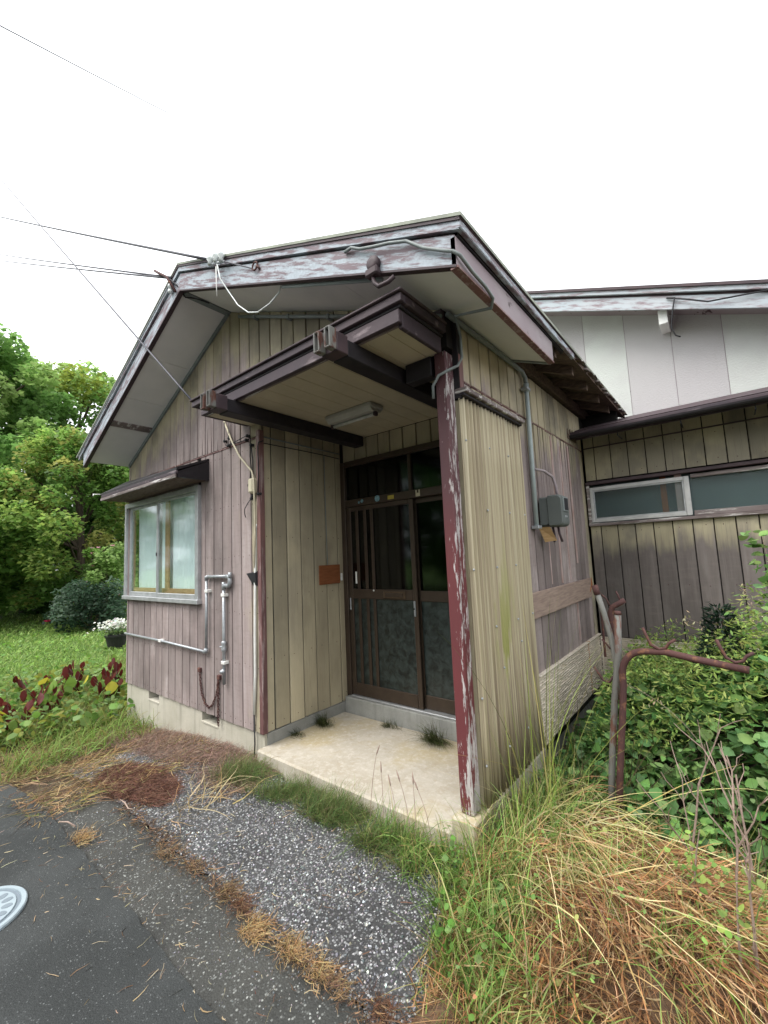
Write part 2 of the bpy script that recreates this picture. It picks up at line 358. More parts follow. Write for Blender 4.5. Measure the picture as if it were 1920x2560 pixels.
# ------------------------------------------------------------------ mesh helpers
class MB:
    def __init__(s): s.v = []; s.f = []
    def add(s, vs, fs):
        o = len(s.v); s.v += [tuple(v) for v in vs]; s.f += [tuple(i + o for i in f) for f in fs]; return s
    def box(s, x0, x1, y0, y1, z0, z1):
        return s.add([(x0,y0,z0),(x1,y0,z0),(x1,y1,z0),(x0,y1,z0),(x0,y0,z1),(x1,y0,z1),(x1,y1,z1),(x0,y1,z1)],
                     [(0,3,2,1),(4,5,6,7),(0,1,5,4),(1,2,6,5),(2,3,7,6),(3,0,4,7)])
    def bbox(s, x0, x1, y0, y1, z0, z1, c=.004):
        """box with chamfered edges"""
        vs = []; idx = {}
        X = (x0, x1); Y = (y0, y1); Z = (z0, z1)
        for i in (0, 1):
            for j in (0, 1):
                for k in (0, 1):
                    sx, sy, sz = (1 - 2 * i) * c, (1 - 2 * j) * c, (1 - 2 * k) * c
                    for a, (dx, dy, dz) in enumerate(((0, sy, sz), (sx, 0, sz), (sx, sy, 0))):
                        idx[i, j, k, a] = len(vs); vs.append((X[i] + dx, Y[j] + dy, Z[k] + dz))
        fs = []
        q = [(0,0),(1,0),(1,1),(0,1)]
        for i in (0, 1): fs.append([idx[i, j, k, 0] for j, k in (q if i else q[::-1])])
        for j in (0, 1): fs.append([idx[i, j, k, 1] for i, k in (q[::-1] if j else q)])
        for k in (0, 1): fs.append([idx[i, j, k, 2] for i, j in (q if k else q[::-1])])
        for i in (0, 1):
            for j in (0, 1): fs.append([idx[i,j,0,0], idx[i,j,1,0], idx[i,j,1,1], idx[i,j,0,1]])
            for k in (0, 1): fs.append([idx[i,0,k,0], idx[i,1,k,0], idx[i,1,k,2], idx[i,0,k,2]])
        for j in (0, 1):
            for k in (0, 1): fs.append([idx[0,j,k,1], idx[1,j,k,1], idx[1,j,k,2], idx[0,j,k,2]])
        for i in (0, 1):
            for j in (0, 1):
                for k in (0, 1): fs.append([idx[i,j,k,0], idx[i,j,k,1], idx[i,j,k,2]])
        return s.add(vs, fs)
    def prism(s, poly, axis, a, b):
        """poly: 2D points; axis 'y' -> (x,z) extruded along y, 'x' -> (y,z), 'z' -> (x,y)"""
        P = {'y': lambda p, t: (p[0], t, p[1]), 'x': lambda p, t: (t, p[0], p[1]), 'z': lambda p, t: (p[0], p[1], t)}[axis]
        n = len(poly); vs = [P(p, a) for p in poly] + [P(p, b) for p in poly]
        fs = [tuple(range(n))[::-1], tuple(range(n, 2 * n))] + [(i, (i + 1) % n, n + (i + 1) % n, n + i) for i in range(n)]
        return s.add(vs, fs)
    def tube(s, pts, r, n=8, r2=None):
        pts = [Vector(p) for p in pts]; m = len(pts)
        rs = r if isinstance(r, (list, tuple)) else [r + ((r2 if r2 is not None else r) - r) * i / max(1, m - 1) for i in range(m)]
        t0 = (pts[1] - pts[0]).normalized(); ref = Vector((0, 0, 1)) if abs(t0.z) < .9 else Vector((1, 0, 0))
        nx = t0.cross(ref).normalized(); vs = []
        for i, p in enumerate(pts):
            t = (pts[min(i + 1, m - 1)] - pts[max(i - 1, 0)]).normalized()
            nx = (nx - t * nx.dot(t)).normalized(); ny = t.cross(nx)
            for k in range(n):
                a = 2 * math.pi * k / n; vs.append(p + (nx * math.cos(a) + ny * math.sin(a)) * rs[i])
        fs = [(i*n+k, i*n+(k+1)%n, (i+1)*n+(k+1)%n, (i+1)*n+k) for i in range(m-1) for k in range(n)]
        fs += [tuple(range(n))[::-1], tuple(range((m-1)*n, m*n))]
        return s.add(vs, fs)
    def lathe(s, base, prof, n=16, axis=(0, 0, 1)):
        ax = Vector(axis).normalized(); ref = Vector((1, 0, 0)) if abs(ax.x) < .9 else Vector((0, 1, 0))
        u = ax.cross(ref).normalized(); v = ax.cross(u); b = Vector(base); vs = []
        for (r, h) in prof:
            for k in range(n):
                a = 2 * math.pi * k / n; vs.append(b + ax * h + (u * math.cos(a) + v * math.sin(a)) * r)
        m = len(prof)
        fs = [(i*n+k, i*n+(k+1)%n, (i+1)*n+(k+1)%n, (i+1)*n+k) for i in range(m-1) for k in range(n)]
        fs += [tuple(range(n))[::-1], tuple(range((m-1)*n, m*n))]
        return s.add(vs, fs)
    def build(s, name, mat, parent=None, smooth=False):
        me = bpy.data.meshes.new(name)
        o = bpy.data.objects.new(name, me); C.objects.link(o)
        off = Vector((0, 0, 0))
        if parent is not None:
            o.parent = parent; p = parent
            while p is not None: off += p.location; p = p.parent
        vs = [(v[0] - off.x, v[1] - off.y, v[2] - off.z) for v in s.v]
        me.from_pydata(vs, [], s.f); me.update()
        me.materials.append(MAT[mat] if isinstance(mat, str) else mat)
        if smooth:
            me.polygons.foreach_set('use_smooth', [True] * len(me.polygons))
        return o

def fix_normals(o):
    import bmesh
    bm = bmesh.new(); bm.from_mesh(o.data); bmesh.ops.recalc_face_normals(bm, faces=bm.faces); bm.to_mesh(o.data); bm.free()

def thing(name, label, cat, loc=(0, 0, 0), group=None):
    o = bpy.data.objects.new(name, None); C.objects.link(o); o.location = loc; o.empty_display_size = .2
    return tag(o, label, cat, group)
def tag(o, label, cat=None, group=None, kind=None):
    o['label'] = label
    if cat: o['category'] = cat
    if group: o['group'] = group
    if kind: o['kind'] = kind
    return o
def struct(o, label=None):
    o['kind'] = 'structure'
    if label: o['label'] = label
    return o

def arc(c, r, a0, a1, u, v, n=8):
    c, u, v = Vector(c), Vector(u), Vector(v)
    return [c + u * r * math.cos(a0 + (a1 - a0) * i / n) + v * r * math.sin(a0 + (a1 - a0) * i / n) for i in range(n + 1)]

def gz(x, y):
    """ground height: level by the porch, falling towards the garden"""
    x = np.asarray(x, float); y = np.asarray(y, float)
    t = np.clip((2.5 - x) / 2.7, 0, 1); t = t * t * (3 - 2 * t)
    return -.26 * t + .012 * np.sin(1.7 * x + 1) * np.sin(1.3 * y) * np.clip(-x, 0, 1)
def g1(x, y): return float(gz(x, y))

# ------------------------------------------------------------------ ground
def sheet(name, xs, ys, dz, mat, edge=None):
    xs = np.asarray(xs); ys = np.asarray(ys); nx, ny = len(xs), len(ys)
    X, Y = np.meshgrid(xs, ys, indexing='ij'); Y = Y.copy()
    if edge is not None:
        lo, hi = edge
        if lo: Y[:, 0] += lo * np.interp(xs, xs, np.random.default_rng(3).normal(0, 1, nx))
        if hi: Y[:, -1] += hi * np.random.default_rng(4).normal(0, 1, nx)
    Z = gz(X, Y) + dz
    vs = np.stack([X, Y, Z], -1).reshape(-1, 3)
    fs = [(i*ny+j, (i+1)*ny+j, (i+1)*ny+j+1, i*ny+j+1) for i in range(nx-1) for j in range(ny-1)]
    m = MB(); m.v = [tuple(v) for v in vs]; m.f = fs
    return m.build(name, mat, None, True)
gx = np.r_[-400, -200, -80, -40, np.arange(-28, -3, .8), np.arange(-3, 7, .12), np.arange(7, 14, 1), 40, 120, 400]
gy = np.r_[-400, -120, -40, -15, -8, np.arange(-4, 4, .2), np.arange(4, 12, .8), 20, 60, 200, 400]
struct(sheet('ground', gx, gy, -.03, 'soil'), 'lawn and bare soil around the house')
rx = np.r_[-60, -30, -12, -4, np.arange(-2, 8, .07), 12, 30, 60]
struct(sheet('road', rx, [-9, -5, -3, -2, -1.6, -1.4, -1.245], .012, 'road', (0, .004)), 'smooth dark asphalt road')
struct(sheet('old_asphalt_strip', np.arange(1.9, 7.0, .05), [-1.30, -1.15, -1.0, -.915], -.006, 'oldstrip', (0, .012)), 'worn asphalt strip beside the road')
struct(sheet('aggregate_strip', np.arange(1.25, 5.1, .05), [-.925, -.8, -.7, -.6, -.5, -.4, -.3, -.2, -.1], .002, 'gravel', (.012, .02)), 'coarse aggregate paving before the porch')

# ------------------------------------------------------------------ HOUSE
XP, W, D, ZF = 2.73, 4.569, .952, .193
XA, ZA, SL, SR = 2.287, 3.905, .472, .408
FO, XL, XR = -.446, -.04, 4.91
Y1, ZT, ZTB = 2.82, .62, .136
def zs(x): return ZA - SL * (XA - x) if x < XA else ZA - SR * (x - XA)

house = thing('old_house', 'weathered single-storey house with gable front, canopied porch and peeling boards', 'house', (0, 0, 0))

def plank(parent, mat, plane, off, u0, u1, zb, zt, th=.014, notch=(), name='siding_board', gap=.0062):
    """one vertical board; plane 'x': faces -y at y=off, 'y': faces +x at x=off. zb/zt pairs at u0/u1"""
    u0 += gap; u1 -= gap; uc = (u0 + u1) / 2
    pts = [(u0, zb[0])]
    for kind, uu, hw, ln in notch:
        if kind == 'b':
            zz = zb[0] + (zb[1] - zb[0]) * (uu - u0) / (u1 - u0)
            pts += [(uu - hw, zz), (uu + random.uniform(-.3, .3) * hw, zz + ln), (uu + hw, zz)]
    pts += [(u1, zb[1]), (u1, zt[1])]
    for kind, uu, hw, ln in notch:
        if kind == 't':
            zz = zt[0] + (zt[1] - zt[0]) * (uu - u0) / (u1 - u0)
            pts += [(uu + hw, zz), (uu + random.uniform(-.3, .3) * hw, zz - ln), (uu - hw, zz)]
    pts += [(u0, zt[0])]
    j = random.uniform(0, .003); th += j; n = len(pts)
    def P(u, z, d): return (u, off - d, z) if plane == 'x' else (off + d, u, z)
    vs = [P(u, z, 0) for u, z in pts] + [P(u, z, th - .004) for u, z in pts]
    vs += [P(u + (.003 if u < uc else -.003), z, th) for u, z in pts]
    fs = []
    for a in (0, n):
        fs += [(a + i, a + (i + 1) % n, a + n + (i + 1) % n, a + n + i) for i in range(n)]
    fs.append(tuple(range(2 * n, 3 * n)))
    if plane == 'y': fs = [f for f in fs]
    o = MB().add(vs, fs).build(name, mat, parent)
    return o

BP = .1517
# --- core walls (dark backing behind the boards)
wb = MB()
wb.box(0, 1.0, .002, .1, ZF, 1.18).box(1.0, XP, .002, .1, ZF, 1.18)
wb.box(1.755, XP - .02, .002, .1, 1.18, 2.75)
wb.box(0, 1.755, .002, .1, 2.32, 2.75)
wb.prism([(0, 2.75), (W, 2.75), (W, zs(W) - .01), (XA, ZA - .01), (0, zs(0) - .01)], 'y', .002, .1)
wb.box(0, .1, .1, 6, -.3, zs(0) - .02)
wb.box(XP - .11, XP - .012, .1, 1.1, .1, 2.72)
wb.box(4.46, W - .012, .10, 6, .1, zs(W) - .02)
wb.box(XP, 4.46, 1.02, 1.1, 2.5, 2.95)
wb.box(0, W, 5.9, 6, -.3, 2.9)
wb.build('wall_core', 'dark', house)
room = MB(); room.box(.1, XP - .11, .3, 5.9, .1, .14).box(.1, 4.46, 1.15, 5.9, .1, .14).box(.1, 4.46, .1, 5.9, 2.78, 2.82)
room.box(XP - .1, XP - .02, 1.1, 5.8, .14, 2.78).box(XP, 4.46, 2.6, 2.65, .14, 2.78)
room.build('inner_rooms', 'inside', house)

# --- front boards
def jag(a): return random.uniform(-a, a)
edges = [0.025] + [.025 + BP * i for i in range(1, 30)]
edges = [e for e in edges if e < XP - .05] + [XP - .012]
plank(house, 'front', 'x', 0, -.016, .025, (ZF, ZF), (zs(0) - .01, zs(.025) - .01), .02)
for i in range(len(edges) - 1):
    a, b = edges[i], edges[i + 1]
    zb = (ZF + jag(.004), ZF + jag(.004))
    nb = [('b', a + random.uniform(.04, .11), .0025, random.uniform(.1, .5))] if random.random() < .3 else []
    if b < 1.76:
        plank(house, 'front', 'x', 0, a, b, zb, (1.178, 1.178), notch=nb)
        plank(house, 'front', 'x', 0, a, b, (2.325, 2.325), (2.592, 2.592))
    elif a < 1.70:
        plank(house, 'front', 'x', 0, a, b, zb, (1.178, 1.178), notch=nb)
        plank(house, 'front', 'x', 0, 1.757, b, (1.178, 1.178), (2.592, 2.592))
    else:
        plank(house, 'front', 'x', 0, a, b, zb, (2.592 + jag(.003), 2.592), notch=nb)
uedges = [.025] + [.025 + BP * i for i in range(1, 31) if .025 + BP * i < W - .05] + [W - .03]
for i in range(len(uedges) - 1):
    a, b = uedges[i], uedges[i + 1]
    if a > XP - .1: zb = (2.80, 2.80); nb = []
    else:
        zb = (2.612 + jag(.004), 2.612 + jag(.004)); nb = []
        if 1.2 < a < 2.4:
            k = random.choice([1, 1, 2])
            nb = [('b', a + .15 * (q + .5) / k + jag(.02), random.uniform(.004, .012), random.uniform(.1, .42)) for q in range(k)]
    if a < XA < b:
        plank(house, 'front', 'x', 0, a, XA, zb, (zs(a) - .006, ZA - .006), gap=.002)
        plank(house, 'front', 'x', 0, XA, b, zb, (ZA - .006, zs(b) - .006), gap=.002)
    else:
        plank(house, 'front', 'x', 0, a, b, zb, (zs(a) - .006, zs(b) - .006), notch=nb)
MB().bbox(0, XP - .01, -.022, -.012, 2.592, 2.606).build('joint_flashing', 'cornerboard', house)
MB().bbox(2.705, 2.752, -.03, .02, .195, 2.66).build('corner_board', 'cornerboard', house)
MB().bbox(2.69, 2.7045, -.022, .0, .195, 2.6).build('corner_strip', 'front', house)

# --- porch left wall boards (face +x)
pe = [.022, .105, .258, .414, .565, .718, .875, D]
for i in range(len(pe) - 1):
    plank(house, 'porch', 'y', XP - .012, pe[i], pe[i + 1], (ZF + .003 + jag(.002),) * 2, (2.715, 2.715), .012)
# --- wall over the door (faces -y)
de = [XP + .003, 2.90, 3.058, 3.21, 3.355, 3.505, 3.657, 3.81, 3.965, 4.12, 4.27, 4.42]
for i in range(len(de) - 1):
    plank(house, 'porch', 'x', D + .06, de[i], de[i + 1], (2.508, 2.508), (2.715, 2.715), .03)

# --- side wall boards (face +x), from the porch post backwards
sx = W - .012
se = [.115 + .152 * i for i in range(0, 18)]
se = [e for e in se if e < Y1 - .03] + [Y1 - .002]
for i in range(len(se) - 1):
    a, b = se[i], se[i + 1]
    top = zs(W) - .012
    plank(house, 'side', 'y', sx, a, b, (2.592, 2.592), (top, top), .014, gap=.009)
    if b < 1.03:
        plank(house, 'side', 'y', sx, a, b, (2.40, 2.40), (2.574, 2.574), .014, gap=.009)
    else:
        nb = []
        if a > 1.2:
            for q in range(random.choice([1, 2, 2])):
                kd = random.choice('bt')
                nb.append((kd, a + .03 + .09 * random.random(), random.uniform(.010, .022), random.uniform(.25, 1.0)))
            nb = nb[:1] + [q for q in nb[1:] if q[0] != nb[0][0]]
        a2 = max(a, .975)
        plank(house, 'side', 'y', sx, a2, b, (.652 + jag(.004),) * 2, (2.574 + jag(.004),) * 2, .014 + random.uniform(0, .004), notch=nb, gap=.010)
MB().bbox(sx, sx + .02, .10, Y1, 2.576, 2.589).build('joint_flashing', 'cornerboard', house)
# pale splintered strips hanging from the side boards
for (yy, zb_, zt_, wd) in ((1.74, 1.25, 2.55, .03), (1.99, 1.26, 2.50, .022), (2.24, 1.4, 2.55, .04), (2.12, .70, 1.04, .026), (1.47, 1.26, 1.70, .018)):
    MB().bbox(sx + .014, sx + .024, yy, yy + wd, zb_, zt_, .002).build('splintered_strip', 'pinkwood', house)

# --- foundation with two vents
fm = MB()
fm.box(-.012, XP + .0, .0, .15, -.5, .098)
for a, b in ((-.012, .585), (.835, 1.75), (2.03, XP)): fm.box(a, b, .0, .15, .098, ZF - .002)
fm.build('foundation', 'found', house)
for a, b in ((.585, .835), (1.75, 2.03)):
    v = MB(); v.box(a, b, .12, .14, .098, ZF); vo = v.build('floor_vent', 'dark', house)
    MB().bbox(a - .005, b + .005, -.006, .12, .084, .104).build('sill', 'found', vo)
MB().box(XP - .13, XP - .004, .15, 1.1, -.1, ZF - .002).build('porch_plinth', 'found', house)
MB().box(XP - .006, XP + .012, .02, D - .02, .09, ZF - .002).build('porch_skirt', 'sill', house)
MB().box(4.47, W - .03, 1.0, 6, -.2, .66).build('side_foundation', 'sill', house)

# --- split-stone skirting, one joined part per wall
def stone_band(plane, off, u0, u1, z0, z1, name='stone_skirting', parent=None):
    m = MB(); rows = int(round((z1 - z0) / .0185)); hh = (z1 - z0) / rows
    for r in range(rows):
        u = u0 - random.uniform(0, .1)
        while u < u1:
            ln = random.uniform(.05, .15); a, b = max(u, u0), min(u + ln - .0015, u1)
            if b > a + .01:
                d0, d1 = random.uniform(.004, .015), random.uniform(.004, .015); za, zb_ = z0 + r * hh, z0 + (r + 1) * hh - .002
                def P(uu, d, z): return (uu, off - d, z) if plane == 'x' else (off + d, uu, z)
                vs = [P(a, 0, za), P(b, 0, za), P(b, 0, zb_), P(a, 0, zb_), P(a, d0 * .7, za + .002), P(b, d1 * .7, za + .002), P(b, d1, zb_ - .003), P(a, d0, zb_ - .003)]
                m.add(vs, [(4, 5, 6, 7), (0, 1, 5, 4), (1, 2, 6, 5), (2, 3, 7, 6), (3, 0, 4, 7)])
            u += ln
    if plane == 'x': m.box(u0, u1, off, off + .03, z0, z1)
    else: m.box(off - .03, off, u0, u1, z0, z1)
    o = m.build(name, 'stonework', parent); o['kind'] = 'stuff'; return o
stone_band('y', W + .012, .985, Y1 - .035, .17, .645, parent=house)
MB().bbox(W + .0, W + .034, .985, Y1 - .03, .645, .655, .002).build('skirting_cap', 'stonework', house)

# --- gable soffit, fascia and roof
def sof(x0, x1, y0, y1, dz0=0.0, name='soffit_panel'):
    MB().prism([(x0, zs(x0) + dz0), (x1, zs(x1) + dz0), (x1, zs(x1) + .012), (x0, zs(x0) + .012)], 'y', y0, y1).build(name, 'soffit', house)
lefts = [XL, .62, 1.02, 1.56, XA - .02]
for a, b in zip(lefts[:-1], lefts[1:]): sof(a + .003, b - .003, FO + .004, .06)
rights = [XA + .02, 3.2, 4.11, W - .02]
for a, b in zip(rights[:-1], rights[1:]): sof(a + .001, b - .001, FO + .004, .06)
MB().prism([(XA - .035, zs(XA - .035) - .012), (XA + .035, zs(XA + .035) - .012), (XA + .035, zs(XA + .035) + .01), (XA, ZA + .01), (XA - .035, zs(XA - .035) + .01)], 'y', FO + .01, -.002).build('ridge_cover_strip', 'greencond', house)
MB().prism([(.60, zs(.60) - .008), (.68, zs(.68) - .008), (.68, zs(.68) + .002), (.60, zs(.60) + .002)], 'y', FO + .01, -.002).build('soffit_cover_strip', 'oldframe', house)
# right eave soffit (sloping with the roof), front part still boarded
MB().prism([(W - .02, zs(W - .02)), (XR - .03, zs(XR - .03)), (XR - .03, zs(XR - .03) + .012), (W - .02, zs(W - .02) + .012)], 'y', FO + .004, .0).build('soffit_panel', 'soffit', house)
MB().prism([(W - .02, zs(W - .02)), (XR - .03, zs(XR - .03)), (XR - .03, zs(XR - .03) + .012), (W - .02, zs(W - .02) + .012)], 'y', .003, .90).build('soffit_panel', 'soffit', house)
MB().prism([(W, zs(W) - .012), (XR - .03, zs(XR - .03) - .012), (XR - .03, zs(XR - .03) + .0), (W, zs(W))], 'y', .88, .905).build('soffit_end_strip', 'greencond', house)
# slats along wall/soffit junction
MB().prism([(0, zs(0) - .045), (XA, ZA - .045), (XA, ZA - .001), (0, zs(0) - .001)], 'y', -.034, -.018).build('gable_cover_slat', 'greencond', house)

def slope_board(x0, x1, b, t, y0, y1, name, mat, parent=house, b1=None, t1=None):
    b1 = b if b1 is None else b1; t1 = t if t1 is None else t1
    return MB().prism([(x0, zs(x0) + b), (x1, zs(x1) + b1), (x1, zs(x1) + t1), (x0, zs(x0) + t)], 'y', y0, y1).build(name, mat, parent)
slope_board(-.13, XA, -.002, .145, FO - .03, FO, 'fascia_board', 'fascia')
slope_board(XA, XR, -.002, .145, FO - .03, FO, 'fascia_board', 'fascia')
slope_board(-.13, XA, -.012, .0, FO - .034, FO + .004, 'fascia_drip', 'trimdark')
slope_board(XA, XR, -.012, .0, FO - .034, FO + .004, 'fascia_drip', 'trimdark')
slope_board(-.20, XA, .1455, .166, FO - .02, FO + .02, 'shadow_gap_board', 'beam')
slope_board(XA, XR + .01, .1455, .166, FO - .02, FO + .02, 'shadow_gap_board', 'beam')
slope_board(-.26, XA, .160, .200, FO - .045, FO - .021, 'barge_trim', 'fascia')
slope_board(XA, XR + .03, .160, .200, FO - .045, FO - .021, 'barge_trim', 'fascia')
slope_board(-.28, XA, .2005, .216, FO - .052, FO - .02, 'barge_cap', 'trimdark')
slope_board(XA, XR + .04, .2005, .216, FO - .052, FO - .02, 'barge_cap', 'trimdark')
slope_board(-.31, XA, .217, .235, FO - .056, 6.2, 'roof_sheet', 'roof')
slope_board(XA, XR + .05, .217, .235, FO - .056, 3.30, 'roof_sheet', 'roof')
slope_board(XA, 4.2, .217, .235, 3.30, 6.2, 'roof_sheet', 'roof')
for x0 in (-.33, .5, 1.4):
    pass
# roof deck under the sheet
slope_board(-.20, XA, .168, .216, FO - .015, 6.1, 'roof_deck', 'rawwood')
slope_board(XA, XR + .03, .168, .216, FO - .015, .9, 'roof_deck', 'rawwood')
slope_board(XA, XR + .03, .168, .216, .9, 3.34, 'roof_deck', 'rawwood')
# right eave fascia
zr = zs(XR)
MB().bbox(XR - .026, XR + .004, FO - .03, .86, zr - .004, zr + .14).build('eave_fascia', 'eavefascia', house)
MB().box(XR - .03, XR + .008, FO - .03, .862, zr - .014, zr - .005).build('eave_drip', 'cornerboard', house)
MB().box(XR - .01, XR + .012, FO - .02, 1.1, zr + .141, zr + .168).build('eave_gap_board', 'beam', house)
MB().bbox(XR + .014, XR + .04, FO - .046, 1.28, zr + .150, zr + .192).build('eave_trim', 'fascia', house)
MB().bbox(XR + .014, XR + .046, FO - .053, 1.30, zr + .193, zr + .210).build('eave_cap', 'trimdark', house)
# lifted sheet-metal flakes along the torn eave edge
for k in range(16):
    y0 = 1.32 + k * .125 + jag(.02); zz = zr + .19 + jag(.012)
    mm = MB(); a = .05 + random.random() * .03
    mm.add([(XR - .03, y0, zz), (XR + .06 + jag(.012), y0 + .01, zz - .02 + jag(.01)), (XR + .06 + jag(.012), y0 + .11, zz - .015 + jag(.012)), (XR - .03, y0 + .12, zz),
            (XR - .03, y0, zz + .006), (XR + .06, y0 + .01, zz - .012), (XR + .06, y0 + .11, zz - .008), (XR - .03, y0 + .12, zz + .006)],
           [(0, 3, 2, 1), (4, 5, 6, 7), (0, 1, 5, 4), (1, 2, 6, 5), (2, 3, 7, 6), (3, 0, 4, 7)])
    mm.build('eave_edge_board', 'oldframe' if k % 3 else 'rawwood', house)
# bare rafters where the soffit has fallen away
for k in range(6):
    y0 = 1.02 + k * .44
    MB().prism([(W - .1, zs(W - .1) + .10), (XR - .03, zs(XR - .03) + .09), (XR - .03, zs(XR - .03) + .167), (W - .1, zs(W - .1) + .167)], 'y', y0, y0 + .045).build('rafter', 'rawwood', house)
MB().bbox(W - .02, W + .03, .92, 3.3, zs(W) + .02, zs(W) + .12).build('eave_purlin', 'rawwood', house)

MB().box(W - .07, W - .022, .905, 3.02, zs(W) - .04, zs(W) + .165).build('eave_void_shade', 'dark', house)  # added near-black filler, paints the open roof void as shade
MB().box(W - .05, XR + .0, 3.02, 3.06, 2.6, 3.02).build('eave_gap_shade', 'dark', house)  # added near-black sheet in place of the shade above the wing roof
# --- window in the front wall
win = MB()
win.bbox(-.045, -.005, -.05, .03, 1.185, 2.325).bbox(1.715, 1.762, -.05, .03, 1.185, 2.325)
win.bbox(-.004, 1.714, -.05, .03, 2.27, 2.325).bbox(-.06, 1.775, -.065, .03, 1.172, 1.215)
wobj = win.build('window', 'alu', house)
def sash(x0, x1, y, parent):
    s_ = MB(); s_.bbox(x0, x0 + .035, y, y + .025, 1.216, 2.268).bbox(x1 - .028, x1, y, y + .025, 1.216, 2.268)
    s_.bbox(x0 + .0355, x1 - .0285, y, y + .025, 1.216, 1.262).bbox(x0 + .0355, x1 - .0285, y, y + .025, 2.24, 2.268)
    s_.build('sash', 'alu', parent)
    MB().box(x0 + .034, x1 - .027, y + .010, y + .014, 1.258, 2.242).build('pane', 'glass', parent)
sash(.0, .86, -.012, wobj); sash(.83, 1.712, -.042, wobj)
MB().box(-.0, 1.715, .032, .06, 1.19, 1.225).build('track', 'alu', wobj)
inn = MB(); inn.box(.0, 1.72, .035, .055, 1.215, 1.305).box(.875, .955, .035, .055, 1.305, 2.3).box(.0, .03, .035, .055, 1.305, 2.3).box(1.69, 1.72, .035, .055, 1.305, 2.3)
inn.build('inner_timber_frame', 'ochre', wobj)
cu = MB(); nf = 120
xs_ = [.02 + 1.7 * i / nf for i in range(nf + 1)]
for i, xx in enumerate(xs_): cu.v += [(xx, .085 + .010 * math.sin(xx * 55) + .007 * math.sin(xx * 23 + 1), 1.2), (xx, .085 + .007 * math.sin(xx * 55 + .4), 2.35)]
cu.f = [(2 * i, 2 * i + 2, 2 * i + 3, 2 * i + 1) for i in range(nf)]
cu.build('curtain', 'curtain', wobj, True)
MB().bbox(.848, .856, -.055, -.042, 1.66, 1.70).build('latch', 'trimdark', wobj)
# hood over the window: sloping top, deep front edge, right end cut square
hd = MB()
hd.add([(-.08, -.02, 2.625), (1.92, -.02, 2.56), (1.93, -.335, 2.43), (.02, -.335, 2.43), (-.08, -.02, 2.60), (1.92, -.02, 2.535), (1.93, -.335, 2.405), (.02, -.335, 2.405)],
       [(0, 1, 2, 3), (7, 6, 5, 4), (0, 4, 5, 1), (1, 5, 6, 2), (2, 6, 7, 3), (3, 7, 4, 0)])
ho = hd.build('window_hood', 'beam', house)
MB().bbox(.06, 1.93, -.342, -.318, 2.372, 2.404).build('hood_front_board', 'porchfascia', ho)
MB().bbox(.05, 1.932, -.348, -.332, 2.338, 2.370).build('hood_drip_edge', 'oldframe', ho)
MB().prism([(-.02, 2.345), (-.02, 2.53), (-.318, 2.40), (-.318, 2.345)], 'x', 1.895, 1.92).build('hood_end_board', 'beam', ho)
MB().box(0, 1.894, -.315, -.02, 2.35, 2.362).build('hood_soffit', 'rawwood', ho)

# --- door at the back of the porch
door = thing('sliding_entrance_door', 'pair of bronze-framed glass sliding doors with transom inside the porch', 'door', (XP, D, .10))
Y = D
fr = MB()
fr.bbox(XP + .004, 2.792, Y - .02, Y + .06, .245, 2.505).bbox(4.40, 4.458, Y - .02, Y + .06, .245, 2.505)
fr.bbox(2.793, 4.399, Y - .02, Y + .06, 2.452, 2.505).bbox(2.793, 4.399, Y - .022, Y + .055, 2.045, 2.115)
fr.bbox(3.568, 3.602, Y - .005, Y + .04, 2.116, 2.451)
fr.build('door_frame', 'bronze', door)
MB().bbox(2.793, 4.399, Y - .03, Y + .06, .238, .252).build('track', 'alu', door)
for a, b in ((2.793, 3.567), (3.603, 4.399)): MB().box(a, b, Y + .015, Y + .02, 2.116, 2.451).build('transom_pane', 'doorglass', door)
def leaf(x0, x1, y, slats, mail, mz):
    lf = MB()
    lf.bbox(x0, x0 + .05, y, y + .032, .254, 2.044).bbox(x1 - .048, x1, y, y + .032, .254, 2.044)
    lf.bbox(x0 + .051, x1 - .049, y, y + .032, .254, .366).bbox(x0 + .051, x1 - .049, y, y + .032, mz - .045, mz + .045).bbox(x0 + .051, x1 - .049, y, y + .032, 2.002, 2.044)
    o = lf.build('door_leaf', 'bronze', door)
    MB().box(x0 + .05, x1 - .048, y + .014, y + .019, mz + .045, 2.002).build('upper_pane', 'doorglass', o)
    MB().box(x0 + .05, x1 - .048, y + .014, y + .019, .366, mz - .045).build('lower_pane', 'frost', o)
    for xx in slats:
        MB().bbox(xx - .017, xx + .017, y + .002, y + .013, mz + .046, 2.001, .002).bbox(xx - .017, xx + .017, y + .002, y + .013, .367, mz - .046, .002).build('slat', 'bronze', o)
    return o
l1 = leaf(2.795, 3.605, Y - .005, (2.925, 3.03, 3.115), True, 1.20)
l2 = leaf(3.562, 4.398, Y + .03, (4.07, 4.16, 4.27), False, 1.19)
ms = MB(); ms.bbox(3.232, 3.485, Y - .016, Y - .006, 1.168, 1.23); mo = ms.build('mail_slot', 'bronzelight', l1)
MB().bbox(3.258, 3.46, Y - .020, Y - .0165, 1.182, 1.216).build('mail_flap', 'bronze', mo)
MB().bbox(2.889, 2.908, Y - .008, Y - .0035, 1.298, 1.412, .001).build('white_label', 'white', l1)
MB().bbox(2.806, 2.822, Y - .014, Y - .006, 1.045, 1.16).build('finger_pull', 'zinc', l1)
MB().bbox(3.566, 3.586, Y - .016, Y - .006, 1.02, 1.152).build('lock_plate', 'zinc', l1)
MB().lathe((3.576, Y - .018, 1.085), [(.006, 0), (.006, .006)], 8, (0, -1, 0)).build('keyhole', 'black', l1)
MB().lathe((3.119, Y - .012, 1.235), [(.009, 0), (.006, .006)], 8, (0, -1, 0)).build('bell_button', 'white', l1)
